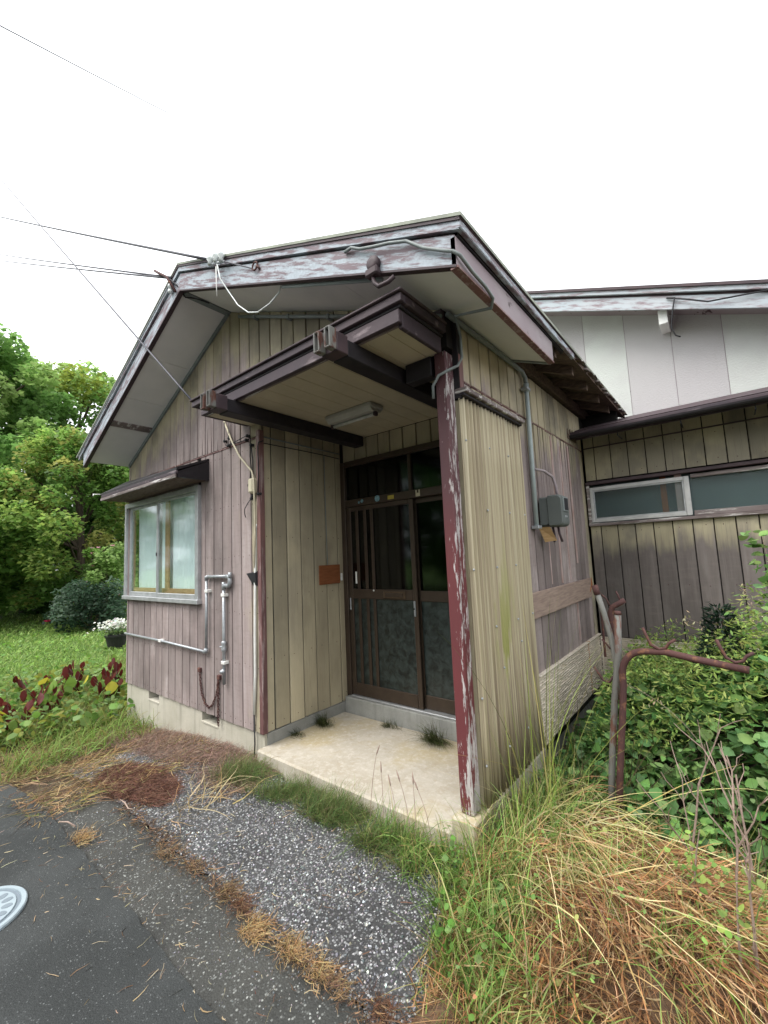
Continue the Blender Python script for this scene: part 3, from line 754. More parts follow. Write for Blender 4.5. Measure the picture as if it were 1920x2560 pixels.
for xx, zz, r in ((2.985, 2.077, .012), (3.025, 2.086, .017), (3.217, 2.088, .030)):
    MB().lathe((xx, Y - .0225, zz), [(r, 0), (r, .001)], 20, (0, -1, 0)).build('round_sticker', 'bluesticker', door)
MB().box(3.342, 3.415, Y - .0235, Y - .0225, 2.062, 2.098).build('yellow_sticker', 'yellow', door)
pl = MB(); pl.box(3.655, 3.70, Y - .0235, Y - .0225, 2.052, 2.082).box(3.655, 3.667, Y - .0235, Y - .0225, 2.083, 2.108).box(3.687, 3.70, Y - .0235, Y - .0225, 2.083, 2.108)
pl.build('paper_tag', 'cream', door)

# --- porch floor
pf = thing('porch_slab', 'pale cracked concrete porch floor before the entrance door', 'slab', (3.6, 0, 0))
MB().bbox(XP - .004, 4.462, -.075, Y - .06, -.12, .10, .012).build('floor_slab', 'slab', pf)
MB().bbox(4.4605, W + .035, -.075, .985, -.12, .182, .01).build('side_kerb', 'slab', pf)
MB().bbox(XP + .013, 4.459, Y - .058, Y + .1, .0, .237, .006).build('door_sill', 'sill', pf)

# --- post and corrugated wind screen
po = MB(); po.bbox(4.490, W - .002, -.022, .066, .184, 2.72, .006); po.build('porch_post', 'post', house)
MB().bbox(4.478, W - .004, -.03, .05, 2.9, zs(W) + .0, .004).build('post_head', 'trimdark', house)
MB().bbox(W - .01, W + .03, .07, .112, 2.45, zs(W) - .05, .003).build('side_edge_board', 'beam', house)
MB().bbox(W + .031, W + .036, .07, .118, 2.47, 2.72, .002).build('side_edge_strip', 'cornerboard', house)
MB().bbox(W - .005, W + .075, .066, .96, 2.478, 2.508, .004).build('weather_strip', 'oldframe', house)
MB().bbox(W - .004, W + .055, .068, .955, 2.462, 2.477, .002).build('weather_strip_lower', 'beam', house)
for k, (y0, y1, amp, xo) in enumerate(((.072, .375, .013, .004), (.365, .69, .009, .012), (.68, .975, .014, .004))):
    m = MB(); n = int((y1 - y0) / .004)
    ys = [y0 + (y1 - y0) * i / n for i in range(n + 1)]; zsn = [.186, .6, 1.1, 1.6, 2.1, 2.46]
    for yy in ys:
        for j, zz in enumerate(zsn): m.v.append((W + .018 + xo + amp * math.sin(yy * 2 * math.pi / .047) + .002 * math.sin(zz * 3 + k), yy, zz))
    q = len(zsn); m.f = [(i*q+j, (i+1)*q+j, (i+1)*q+j+1, i*q+j+1) for i in range(n) for j in range(q - 1)]
    o = m.build('corrugated_sheet', 'corr', house, True)
    md = o.modifiers.new('thickness', 'SOLIDIFY'); md.thickness = .0012
    for (yy, zz) in ((y0 + .02, .75 + .1 * k), (y0 + .02, 1.45), (y0 + .03, 2.2), (y1 - .05, 1.8), (y1 - .04, 1.1), (y0 + .02, .4)):
        MB().lathe((W + .026 + xo, yy, zz), [(.008, 0), (.006, .006), (.002, .008)], 8, (1, 0, 0)).build('screw', 'zinc', o)
MB().bbox(W - .03, W + .01, .09, .97, .19, 2.45).build('screen_backing', 'porch', house)

# --- porch canopy
can = thing('porch_canopy', 'flat dark-trimmed canopy on two beams projecting over the entrance', 'canopy', (3.5, -.43, 2.72))
x0c, x1c, yc = 2.575, 4.555, -.431
MB().bbox(x0c + .01, x1c - .01, yc + .02, -.024, 2.735, 2.85).build('roof_body', 'beam', can)
cw = .152; k = 0; xx = x0c + .04
while xx < x1c - .04:
    b = min(xx + cw, x1c - .035)
    MB().bbox(xx + .0015, b - .0015, yc + .02, (D + .03) if b < 4.45 and xx > XP else .0, 2.720, 2.734, .0025).build('ceiling_board', 'porchceil', can); xx += cw
MB().bbox(x0c, x1c, yc - .012, yc + .018, 2.722, 2.795).build('front_fascia', 'porchfascia', can)
MB().bbox(x0c - .04, x1c + .012, yc - .01, yc + .03, 2.797, 2.815).build('front_gap_board', 'beam', can)
MB().bbox(2.459, x1c + .03, yc - .03, yc - .0, 2.816, 2.862).build('front_trim', 'porchfascia', can)
MB().bbox(2.450, x1c + .04, yc - .045, -.024, 2.863, 2.878).build('canopy_sheet', 'trimdark', can)
MB().bbox(x0c, x0c + .028, yc + .019, -.02, 2.722, 2.795).build('side_fascia', 'porchfascia', can)
MB().bbox(x1c - .028, x1c, yc + .019, -.036, 2.702, 2.795).build('side_fascia', 'porchfascia', can)
MB().bbox(x1c - .022, x1c + .008, yc + .031, -.024, 2.797, 2.815).build('side_gap_board', 'beam', can)
MB().bbox(x1c + .001, x1c + .03, yc + .001, -.024, 2.816, 2.862).build('side_trim', 'porchfascia', can)
MB().bbox(2.459, 2.488, yc + .001, -.024, 2.816, 2.862).build('side_trim', 'porchfascia', can)
MB().bbox(x0c + .03, x1c - .03, yc + .0185, yc + .034, 2.7195, 2.7335, .002).build('ceiling_bead', 'oldframe', can)
for bx in (3.0, 4.19):
    y_end = D - .005 if bx < 4 else D - .005
    bo = MB().bbox(bx - .055, bx + .06, -.50, y_end, 2.622, 2.719).build('beam', 'beam', can)
    MB().bbox(bx - .058, bx + .063, -.585, -.50, 2.628, 2.735).build('end_shoe', 'trimdark', bo)
    for dx in (-.062, .02):
        e = MB(); e.bbox(bx + dx, bx + dx + .009, -.64, -.586, 2.63, 2.745).bbox(bx + dx + .034, bx + dx + .043, -.64, -.586, 2.63, 2.745).bbox(bx + dx + .0095, bx + dx + .0335, -.64, -.586, 2.735, 2.745).bbox(bx + dx + .0095, bx + dx + .0335, -.64, -.586, 2.63, 2.64)
        eo = e.build('end_cap', 'galvrust', bo)
        MB().box(bx + dx + .01, bx + dx + .033, -.60, -.59, 2.641, 2.734).build('end_cap_web', 'oldframe', eo)
MB().bbox(4.28, 4.467, -.02, .06, 2.60, 2.719).build('bracket_board', 'beam', can)

lampt = thing('porch_lamp', 'unlit fluorescent batten lamp under the porch canopy', 'lamp', (3.48, .36, 2.72))
MB().bbox(3.24, 3.74, .27, .43, 2.68, 2.7185, .008).build('housing', 'lamp', lampt)
MB().prism([(.30, 2.655), (.40, 2.655), (.42, 2.679), (.28, 2.679)], 'x', 3.25, 3.73).build('reflector', 'lamp', lampt)
MB().tube([(3.26, .35, 2.640), (3.72, .35, 2.640)], .013, 10).build('tube', 'tube', lampt, True)
for xx in (3.255, 3.72): MB().bbox(xx - .012, xx + .012, .33, .37, 2.625, 2.66).build('lamp_holder', 'trimdark', lampt)

bd = MB().bbox(XP + .006, XP + .016, .608, .882, 1.308, 1.488); tag(bd.build('wall_board', 'plyboard'), 'orange-brown wooden board fixed to the porch side wall', 'board')
bs = MB().bbox(XP + .003, XP + .016, .893, .918, 1.33, 1.402); tag(bs.build('bell_switch', 'white'), 'small white bell switch beside the orange-brown board', 'switch')
# thin cables across the porch wall
def cable(name, pts, r, mat, label, cat='cable', n=6, group=None):
    return tag(MB().tube(pts, r, n).build(name, mat, None, True), label, cat, group)
cable('porch_cable', [(XP + .008, .03, 2.606), (XP + .008, .5, 2.602), (XP + .008, .93, 2.6)], .006, 'greencond', 'upper thin cable running across the porch side wall')
cable('porch_cable', [(XP + .007, .03, 2.552), (XP + .008, .5, 2.556), (XP + .007, .72, 2.556), (XP + .007, .93, 2.55)], .004, 'black', 'lower thin cable running across the porch side wall')
cable('bell_wire', [(XP + .006, .722, 2.55), (XP + .006, .72, 2.2), (XP + .006, .722, 1.8), (XP + .006, .726, 1.49)], .004, 'greencond', 'thin wire dropping from the porch cables to the orange-brown board')

# ------------------------------------------------------------------ WING with the strip window
wing = thing('side_wing', 'low boarded wing with a long strip window joining the house', 'house', (W, Y1, 0))
wx1 = 9.0
wc = MB(); wc.box(W + .02, wx1, Y1 + .002, Y1 + .1, .0, 1.76).box(W + .02, wx1, Y1 + .002, Y1 + .1, 2.228, 2.8)
wc.box(wx1 - .1, wx1, Y1 + .1, 3.6, 0, 2.8); wc.build('wall_core', 'dark', wing)
wi = MB(); wi.box(W + .02, wx1, 3.5, 3.55, 0, 2.8).box(W + .02, wx1, Y1 + .1, 3.5, .0, .05); wi.build('inner_room', 'inside', wing)
we = [W + .022, 4.694] + [4.694 + .1565 * i for i in range(1, 28)]
for a, b in zip(we[:-1], we[1:]):
    plank(wing, 'wing', 'x', Y1, a, b, (.628, .628), (1.762, 1.762), .014, gap=.0042)
    plank(wing, 'wing', 'x', Y1, a, b, (2.252, 2.252), (2.596, 2.596), .014, gap=.0042)
    plank(wing, 'wing', 'x', Y1, a, b, (2.612, 2.612), (2.76, 2.76), .014, gap=.0042)
MB().bbox(W + .022, wx1, Y1 - .02, Y1 - .002, 2.598, 2.610).build('joint_flashing', 'trimdark', wing)
stone_band('x', Y1 - .004, W + .036, wx1, ZTB, ZT, parent=wing)
MB().bbox(W + .022, W + .035, Y1 - .035, Y1, ZTB, ZT + .005, .002).build('skirting_corner', 'stonework', wing)
MB().box(W + .03, wx1, Y1 + .02, Y1 + .1, -.2, ZTB).build('foundation', 'sill', wing)
# strip window
sw = MB(); sw.bbox(W + .022, wx1, Y1 - .05, Y1 + .03, 1.762, 1.792).bbox(W + .022, W + .05, Y1 - .045, Y1 + .03, 1.793, 2.2)
sw.bbox(5.5, wx1, Y1 - .03, Y1 + .03, 2.152, 2.185).bbox(5.5, wx1, Y1 - .03, Y1 + .03, 1.793, 1.842)
swo = sw.build('strip_window', 'oldframe', wing)
MB().bbox(W + .022, wx1, Y1 - .06, Y1 + .03, 2.20, 2.232).build('window_head', 'trimdark', swo)
fs_ = MB(); fs_.bbox(4.622, 4.652, Y1 - .045, Y1 - .015, 1.80, 2.172).bbox(5.445, 5.488, Y1 - .045, Y1 - .015, 1.80, 2.172).bbox(4.653, 5.444, Y1 - .045, Y1 - .015, 1.80, 1.836).bbox(4.653, 5.444, Y1 - .045, Y1 - .015, 2.135, 2.172)
fs_.build('sash', 'paleframe', swo)
fs2 = MB(); fs2.bbox(4.6525, 4.666, Y1 - .04, Y1 - .02, 1.8365, 2.1345, .002).bbox(5.431, 5.4445, Y1 - .04, Y1 - .02, 1.8365, 2.1345, .002).bbox(4.667, 5.43, Y1 - .04, Y1 - .02, 1.8365, 1.848, .002).bbox(4.667, 5.43, Y1 - .04, Y1 - .02, 2.123, 2.1345, .002)
fs2.build('glazing_bead', 'alu', swo)
MB().box(4.664, 5.432, Y1 - .032, Y1 - .028, 1.846, 2.125).build('pane', 'dullglass', swo)
MB().box(5.488, wx1, Y1 + .0, Y1 + .004, 1.842, 2.153).build('pane', 'dullglass', swo)
MB().box(W + .03, wx1, Y1 + .06, Y1 + .07, 1.78, 2.22).build('inner_lining', 'dullcurtain', swo)
MB().box(5.25, 5.30, Y1 + .03, Y1 + .05, 1.80, 2.2).build('inner_stile', 'plyboard', swo)
MB().box(5.375, 5.43, Y1 - .012, Y1 + .02, 1.80, 2.2).build('inner_stile', 'pinkwood', swo)
# wing roof and gutter
yv = 2.43
MB().prism([(yv, 2.70), (3.66, 3.06), (3.66, 3.09), (yv - .02, 2.722)], 'x', W + .05, wx1 + .3).build('roof_sheet', 'trimdark', wing)
MB().prism([(yv + .03, 2.66), (Y1 + .1, 2.77), (Y1 + .1, 2.80), (yv + .03, 2.70)], 'x', W + .05, wx1 + .3).build('eave_board', 'beam', wing)
MB().bbox(W + .045, wx1 + .3, yv + .005, yv + .03, 2.632, 2.699).build('eave_fascia', 'porchfascia', wing)
MB().bbox(W - .02, wx1 + .3, yv - .03, yv + .002, 2.683, 2.712).build('eave_trim', 'porchfascia', wing)
gut = MB()
for i in range(9):
    pass
prof = [(yv - .045 + .038 * math.cos(a) * .9, 2.672 + .034 * math.sin(a)) for a in [math.pi + math.pi * i / 8 for i in range(9)]]
inner = [(yv - .045 + .031 * math.cos(a) * .9, 2.672 + .027 * math.sin(a)) for a in [2 * math.pi - math.pi * i / 8 for i in range(9)]]
gut.prism(prof + inner, 'x', W - .03, wx1 + .3).build('gutter', 'beam', wing)
for k in range(9): MB().tube([(5.0 + k * .5, yv - .0, 2.66), (5.0 + k * .5, yv - .02, 2.60), (5.0 + k * .5, Y1 - .2, 2.60)], .006, 6).build('gutter_bracket', 'black', wing)
# rotted corner where wing eave meets the side wall
for k in range(9):
    yy = 2.30 + k * .035; h = random.uniform(.03, .12)
    MB().prism([(yy, 2.64), (yy + .03, 2.64), (yy + .015 + jag(.008), 2.64 + h)], 'x', W + .004, W + .012).build('rotted_splinter', 'rawwood', wing)

# ------------------------------------------------------------------ TALL building behind
tall = thing('rear_building', 'taller rear building with pale textured wall panels and faded blue rake board', 'building', (4.5, 3.64, 0))
YT, YF = 3.64, 3.30
def zt_(x): return 4.55 - .397 * (x - 4.229)
xx = 2.71; px = [2.71 + .4545 * i for i in range(19)]
for a, b in zip(px[:-1], px[1:]):
    m = MB(); zt0, zt1 = zt_(a) + .12, zt_(b) + .12
    if zt1 < 2.9: continue
    m.prism([(a + .003, 2.4), (b - .003, 2.4), (b - .003, zt1), (a + .003, zt0)], 'y', YT, YT + .03).build('wall_panel', 'panel', tall)
    MB().box(b - .0045, b + .0045, YT + .006, YT + .02, 2.4, zt1).build('panel_joint', 'eavefascia', tall)
MB().prism([(2.4, 0), (9.5, 0), (9.5, zt_(9.5) + .1), (2.4, zt_(2.4) + .1)], 'y', YT + .031, YT + .2).build('wall_core', 'dark', tall)
def trake(x0, x1, b, t, y0, y1, name, mat): MB().prism([(x0, zt_(x0) + b), (x1, zt_(x1) + b), (x1, zt_(x1) + t), (x0, zt_(x0) + t)], 'y', y0, y1).build(name, mat, tall)
trake(2.0, 9.8, 0, .15, YF - .025, YF, 'rake_board', 'bluefascia')
trake(2.0, 9.8, .15, .185, YF - .015, YF + .02, 'rake_gap_board', 'trimdark')
trake(2.0, 9.85, .178, .225, YF - .06, YF - .03, 'rake_trim', 'bluefascia')
trake(2.0, 9.9, .226, .26, YF - .08, YT + 5, 'roof_sheet', 'trimdark')
trake(2.0, 9.8, .09, .11, YF, YT, 'rake_soffit', 'eavefascia')
MB().bbox(5.36, 5.445, YF + .05, YT - .002, zt_(5.4) - .135, zt_(5.4) + .03).build('vent_block', 'soffit', tall)
pts = [(5.46, YF - .04, 4.18), (5.53, YF - .05, 4.15), (5.50, YF - .05, 4.02), (5.47, YF - .03, 3.85), (5.50, YF - .02, 3.75), (5.54, YF - .02, 3.72)]
cable('loose_cable', pts, .008, 'black', 'loose cable end hanging from the blue rake board')
cable('rake_cable', [(5.46, YF - .04, 4.18), (5.62, YF - .06, 4.09), (5.80, YF - .07, 3.98), (6.0, YF - .06, 3.95), (6.3, YF - .05, 3.90), (6.8, YF - .05, 3.72)], .008, 'black', 'sagging cable draped along the blue rake board')

# ------------------------------------------------------------------ services on the facade
wp = thing('water_pipe', 'galvanised water pipe bent around the window on the front wall', 'pipe', (1.9, -.04, .5))
yp = -.045
def pseg(pts, r=.0125, name='pipe', mat='zinc', par=None): return MB().tube(pts, r, 10).build(name, mat, par or wp, True)
pseg([(.01, yp, .77), (1.0, yp, .766), (1.885, yp, .748)])
pseg([(1.912, yp, .77), (1.918, yp, 1.41)]); pseg([(1.94, yp, 1.432), (2.27, yp, 1.434)], .015); pseg([(2.215, yp, 1.33), (2.212, yp, .505)], .014)
for a in ([(1.875, yp, .748), (1.905, yp, .75), (1.912, yp, .78)], [(1.918, yp, 1.40), (1.92, yp, 1.428), (1.948, yp, 1.432)], [(2.26, yp, 1.434), (2.31, yp, 1.43), (2.318, yp, 1.385), (2.30, yp, 1.352), (2.24, yp, 1.352), (2.216, yp, 1.348), (2.215, yp, 1.318)]):
    pseg(a, .019, 'elbow')
for xx, zz in ((2.318, 1.44), (2.215, 1.355)): pseg([(xx, yp, zz - .02), (xx, yp, zz + .028)], .017, 'plug')
for xx, zz in ((.97, .767), (1.93, 1.30), (2.215, 1.27), (2.213, .69)): MB().bbox(xx - .022, xx + .03, yp - .018, -.016, zz - .014, zz + .014, .003).build('clamp', 'white', wp)
vo = MB().lathe((2.213, yp, .83), [(.014, -.05), (.022, -.04), (.022, -.02), (.016, 0), (.022, .02), (.022, .035), (.014, .045)], 12).build('valve', 'zinc', wp, True)
MB().bbox(2.17, 2.205, yp - .02, yp + .005, .815, .83).build('valve_lever', 'zinc', vo)
MB().lathe((2.213, yp, .615), [(.022, 0), (.022, .02), (.014, .022), (.014, .035)], 12, (0, -1, 0)).build('outlet', 'zinc', wp, True)

def chain():
    root = thing('hanging_chain', 'rusty chain hanging in a loop from two nails below the water pipe', 'chain', (1.92, -.03, .12))
    pts = [(1.762, .56), (1.775, .46), (1.804, .351), (1.86, .28), (1.928, .257), (1.99, .29), (2.049, .378), (2.075, .45), (2.089, .536)]
    P = []
    def walk(pp):
        out = []; L = 0
        for a, b in zip(pp[:-1], pp[1:]):
            d = math.hypot(b[0] - a[0], b[1] - a[1]); n = max(1, int(d / .022))
            for i in range(n): out.append((a[0] + (b[0] - a[0]) * i / n, a[1] + (b[1] - a[1]) * i / n, math.atan2(b[1] - a[1], b[0] - a[0])))
        return out
    def link(i, x, z, a):
        m = MB(); ring = []
        for k in range(11):
            t = 2 * math.pi * k / 10; u, v = .018 * math.cos(t), .009 * math.sin(t)
            dx, dz = u * math.cos(a), u * math.sin(a)
            if i % 2: ring.append((x + dx, -.03 + v, z + dz))
            else: ring.append((x + dx - v * math.sin(a), -.03, z + dz + v * math.cos(a)))
        m.tube(ring, .0035, 5).build('link', 'rust', root, True)
    for i, q in enumerate(walk(pts)): link(i, *q)
    for i, q in enumerate(walk([(2.089, .536), (2.086, .122)])): link(i + 1, *q)
    for xx, zz in ((1.755, .57), (2.10, .55)): MB().bbox(xx - .022, xx + .022, -.04, -.014, zz - .025, zz + .015).build('bracket', 'rust', root)
chain()

cable('white_cable', [(2.70, -.03, 1.86), (2.688, -.03, 1.83), (2.675, -.03, 1.5), (2.66, -.032, .91), (2.655, -.03, .667), (2.63, -.028, .33)], .011, 'white', 'stiff white cable running down the corner board to the ground', n=8)
cable('cream_cable', [(2.205, -.03, 2.87), (2.35, -.04, 2.645), (2.486, -.045, 2.471), (2.657, -.04, 2.314), (2.714, -.06, 2.231), (2.727, -.065, 2.102), (2.71, -.05, 1.95), (2.692, -.04, 1.80), (2.675, -.035, 1.5)], .008, 'cream', 'cream cable slanting from the canopy to the joint box', n=8)
cable('earth_wire', [(2.63, -.028, .33), (2.622, -.02, .1), (2.62, -.03, -.05)], .006, 'black', 'black earth wire below the white cable')
jb = MB().bbox(2.645, 2.715, -.075, -.017, 2.122, 2.246, .012); tag(jb.build('joint_box', 'cream'), 'cream joint box at the porch corner', 'box')
def knob(x, z, lab):
    k = MB(); k.lathe((x, -.016, z), [(.014, 0), (.014, .008), (.009, .012), (.009, .018), (.015, .022), (.013, .032), (.004, .034)], 10, (0, -1, 0))
    tag(k.build('knob_insulator', 'black', None, True), lab, 'insulator', 'black knob insulators beside the canopy')
KN = ['farthest left under the canopy', 'beside the cream cable, upper of the left three', 'on the joint flashing, lower of the left three', 'right above the joint flashing, top of the right pair', 'just below the top of the right pair', 'on the board under the right pair', 'left of the cream joint box', 'on the dark corner board level with the joint box foot', 'under the cream joint box, right one', 'under the cream joint box, lowest one']
for x, z in ((2.235, 2.661), (2.308, 2.673), (2.292, 2.606), (2.595, 2.635), (2.577, 2.60), (2.650, 2.543), (2.616, 2.198), (2.747, 2.109), (2.665, 2.10), (2.645, 2.08)):
    knob(x, z, 'small black knob insulator ' + KN.pop(0))
cable('knob_wire', [(2.235, -.04, 2.84), (2.233, -.04, 2.75), (2.235, -.042, 2.661), (2.25, -.04, 2.62), (2.292, -.042, 2.606)], .0035, 'black', 'black wire dropping to the leftmost knob insulator')
cable('knob_wire', [(2.308, -.04, 2.83), (2.306, -.042, 2.673), (2.30, -.042, 2.61), (2.44, -.042, 2.603), (2.577, -.042, 2.60)], .0035, 'black', 'black wire between the lower pair of knob insulators')
cable('knob_wire', [(2.308, -.044, 2.613), (2.45, -.042, 2.622), (2.595, -.042, 2.637), (2.645, -.042, 2.62), (2.65, -.042, 2.543)], .0035, 'black', 'black wire stretched above the joint flashing')
cable('knob_wire', [(2.642, -.042, 2.543), (2.628, -.036, 2.45), (2.636, -.03, 2.35), (2.63, -.04, 2.25), (2.616, -.042, 2.198), (2.615, -.03, 2.15), (2.64, -.03, 2.12)], .0045, 'black', 'black wire hanging down to the joint box')
cable('knob_wire', [(2.655, -.042, 2.543), (2.66, -.03, 2.4), (2.658, -.03, 2.25)], .0055, 'black', 'thicker black wire behind the joint box')
cable('knob_wire', [(2.80, -.02, 2.552), (2.755, -.036, 2.545), (2.742, -.036, 2.51), (2.748, -.036, 2.3), (2.747, -.042, 2.109)], .0045, 'black', 'black wire along the dark corner board')
cable('loose_wire', [(2.645, -.042, 2.08), (2.62, -.06, 2.04), (2.57, -.055, 2.0), (2.545, -.04, 1.965), (2.545, -.03, 1.93)], .0035, 'black', 'loose black wire end below the joint box')
bird = MB(); bird.add([(2.575, -.018, 1.46), (2.70, -.018, 1.475), (2.70, -.02, 1.36), (2.655, -.02, 1.335), (2.575, -.05, 1.455), (2.695, -.045, 1.46), (2.695, -.04, 1.37), (2.655, -.03, 1.345)], [(0,3,2,1),(4,5,6,7),(0,1,5,4),(1,2,6,5),(2,3,7,6),(3,0,4,7)])
tag(bird.build('rubber_flap', 'black'), 'torn black rubber flap on the boards beside the white cable', 'flap')

# fascia fittings
yf = FO - .05
jr = thing('round_junction_box', 'round weathered junction box on the gable fascia', 'junction box', (4.44, FO - .03, 3.02))
MB().lathe((4.445, FO - .031, 3.06), [(.038, 0), (.04, .02), (.036, .03), (.015, .033)], 20, (0, -1, 0)).build('lid', 'trimdark', jr, True)
MB().bbox(4.405, 4.485, FO - .075, FO - .031, 2.985, 3.03, .008).build('box_base', 'trimdark', jr)
MB().tube([(4.44, FO - .05, 2.99), (4.45, FO - .05, 2.95), (4.48, FO - .055, 2.915), (4.54, FO - .05, 2.915), (4.57, FO - .04, 2.935)], .011, 8).build('cable_tail', 'trimdark', jr, True)
cable('grey_conduit_cable', [(4.24, FO - .04, 3.235), (4.30, FO - .05, 3.225), (4.36, FO - .05, 3.185), (4.457, FO - .055, 3.145), (4.56, FO - .055, 3.11), (4.66, FO - .05, 3.07), (4.75, FO - .045, 2.99), (4.85, FO - .045, 2.925), (4.905, FO - .045, 2.893), (4.93, FO - .03, 2.87), (4.93, -.36, 2.85), (4.928, -.22, 2.846), (4.925, -.13, 2.83), (4.90, -.10, 2.80), (4.76, -.07, 2.845), (4.65, -.02, 2.895), (4.62, .08, 2.82), (4.61, .10, 2.70), (4.60, .06, 2.64), (4.585, -.01, 2.60), (4.53, -.045, 2.57), (4.485, -.04, 2.52), (4.478, -.03, 2.45)], .0085, 'greencond', 'grey conduit cable looping round the eave corner down to the post', n=8)

ins = thing('insulator_cluster', 'three white porcelain insulators where the service wire meets the gable', 'insulator', (2.95, yf, 3.8))
for dx, dz in ((-.08, .055), (.0, .04), (.075, .01)):
    q = MB().lathe((2.955 + dx, yf - .03, 3.80 + dz), [(.010, -.045), (.02, -.04), (.014, -.015), (.026, 0), (.022, .03), (.008, .036)], 12).build('insulator', 'insul', ins, True)
MB().tube([(2.85, yf - .02, 3.83), (2.955, yf - .03, 3.79), (3.06, yf - .02, 3.755)], .008, 6).build('cross_arm', 'zinc', ins)
MB().tube([(3.06, yf - .02, 3.755), (3.36, FO - .04, 3.57)], .005, 6).build('stay_wire', 'wire', ins)
q = MB(); q.tube(arc((3.40, FO - .045, 3.565), .028, 0, 2 * math.pi, (1, 0, 0), (0, 0, 1), 14), .006, 6); q.tube([(3.425, FO - .045, 3.555), (3.44, FO - .03, 3.53)], .008, 6); q.build('eye_bolt', 'rust', ins, True)
cable('drop_wire', [(2.96, yf - .03, 3.76), (2.965, yf - .03, 3.6), (2.97, yf - .03, 3.52)], .004, 'white', 'short wire end hanging below the white insulators')
cable('looping_service_wire', [(2.975, yf - .03, 3.77), (3.0, yf - .02, 3.65), (3.05, yf + .01, 3.55), (3.15, yf + .03, 3.40), (3.25, yf + .05, 3.31), (3.35, yf + .06, 3.275), (3.47, yf + .07, 3.29), (3.55, yf + .09, 3.345), (3.60, FO + .03, 3.40)], .005, 'insul', 'white service wire looping from the insulators to the soffit', n=8)
cable('soffit_conduit', [(3.60, FO + .03, zs(3.60) - .012), (4.0, FO + .03, zs(4.0) - .012), (4.44, FO + .03, zs(4.44) - .012)], .011, 'greypvc', 'pale conduit along the outer edge of the gable soffit', n=8)

# conduit under the gable and down the side wall to the meter
cd_ = thing('meter_conduit', 'long grey conduit under the gable soffit and down the side wall', 'conduit', (4.61, 1.13, 1.69))
MB().tube([(2.50, -.045, zs(2.5) - .06), (W - .0, -.045, zs(W) - .06)], .014, 10).build('gable_run', 'greencond', cd_, True)
MB().tube([(W + .03, -.02, 2.925), (W + .033, .5, 2.935), (W + .033, .98, 2.94), (W + .035, 1.10, 2.935), (W + .038, 1.15, 2.90), (W + .04, 1.152, 2.82)], .017, 10).build('eave_run', 'greencond', cd_, True)
MB().tube([(W + .04, 1.152, 2.82), (W + .04, 1.132, 1.70)], .0175, 12).build('drop', 'greypvc', cd_, True)
MB().tube([(W + .04, 1.1525, 2.85), (W + .04, 1.1505, 2.78)], .022, 12).build('coupling', 'greypvc', cd_, True)
for zz in (2.8, 1.715): MB().bbox(W + .012, W + .066, 1.10, 1.175, zz - .012, zz + .012, .003).build('clamp', 'zinc', cd_)
for xx in (2.75, 3.2, 3.65, 4.1): MB().bbox(xx - .012, xx + .012, -.064, -.016, zs(xx) - .085, zs(xx) - .045, .003).build('clamp', 'greencond', cd_)

mt = thing('electric_meter', 'rounded dark grey electricity meter on the side wall beside the conduit', 'meter', (4.66, 1.35, 1.72))
def rbox(x0, x1, y0, y1, z0, z1, r, name, mat, par):
    prof = []
    for cx, cz, a0 in ((x1 - r, z1 - r, 0), (x0 + r * .3, z1 - r * .3, 90), (x0 + r * .3, z0 + r * .3, 180), (x1 - r, z0 + r, 270)):
        rr = r if cx > (x0 + x1) / 2 else r * .3
        for i in range(5): a = rad(a0 + 22.5 * i); prof.append((cx + rr * math.cos(a), cz + rr * math.sin(a)))
    n = len(prof); cxm, czm = (x0 + x1) / 2, (z0 + z1) / 2
    m = MB(); rings = [(y0, .90), (y0 + .012, .97), (y0 + .03, 1), (y1 - .03, 1), (y1 - .012, .97), (y1, .9)]
    for yy, s in rings: m.v += [(cxm + (p[0] - cxm) * s, yy, czm + (p[1] - czm) * s) for p in prof]
    for q in range(len(rings) - 1): m.f += [(q*n+i, q*n+(i+1)%n, (q+1)*n+(i+1)%n, (q+1)*n+i) for i in range(n)]
    m.f += [tuple(range(n))[::-1], tuple(range((len(rings)-1)*n, len(rings)*n))]
    return m.build(name, mat, par, False)
rbox(4.59, 4.66, 1.27, 1.45, 1.725, 1.955, .02, 'back_case', 'meter', mt)
rbox(4.655, 4.765, 1.262, 1.458, 1.715, 1.965, .035, 'front_case', 'meter', mt)
MB().bbox(4.762, 4.772, 1.30, 1.42, 1.83, 1.945, .003).build('window_frame', 'greencond', mt)
MB().bbox(4.7725, 4.775, 1.315, 1.405, 1.842, 1.935, .001).build('display_window', 'black', mt)
MB().bbox(4.758, 4.768, 1.33, 1.39, 1.785, 1.80, .002).build('name_plate', 'zinc', mt)
MB().tube([(W + .06, 1.14, 2.16), (4.66, 1.25, 2.155), (4.70, 1.32, 2.11), (4.71, 1.35, 2.03), (4.71, 1.36, 1.955)], .011, 8).build('inlet_cable', 'eavefascia', mt, True)
for k, x in enumerate((4.66, 4.70)): MB().tube([(x, 1.35, 1.72), (x + .01, 1.34, 1.66), (x + .02 * k, 1.36, 1.60)], .009, 8).build('outlet_cable', 'trimdark', mt, True)
cone = MB(); cone.add([(4.60, 1.2, 1.715), (4.68, 1.22, 1.715), (4.70, 1.30, 1.61), (4.62, 1.26, 1.60), (4.60, 1.22, 1.70), (4.66, 1.25, 1.70), (4.68, 1.31, 1.62), (4.62, 1.28, 1.61)], [(0,3,2,1),(4,5,6,7),(0,1,5,4),(1,2,6,5),(2,3,7,6),(3,0,4,7)])
cone.build('torn_cover', 'ochre', mt)

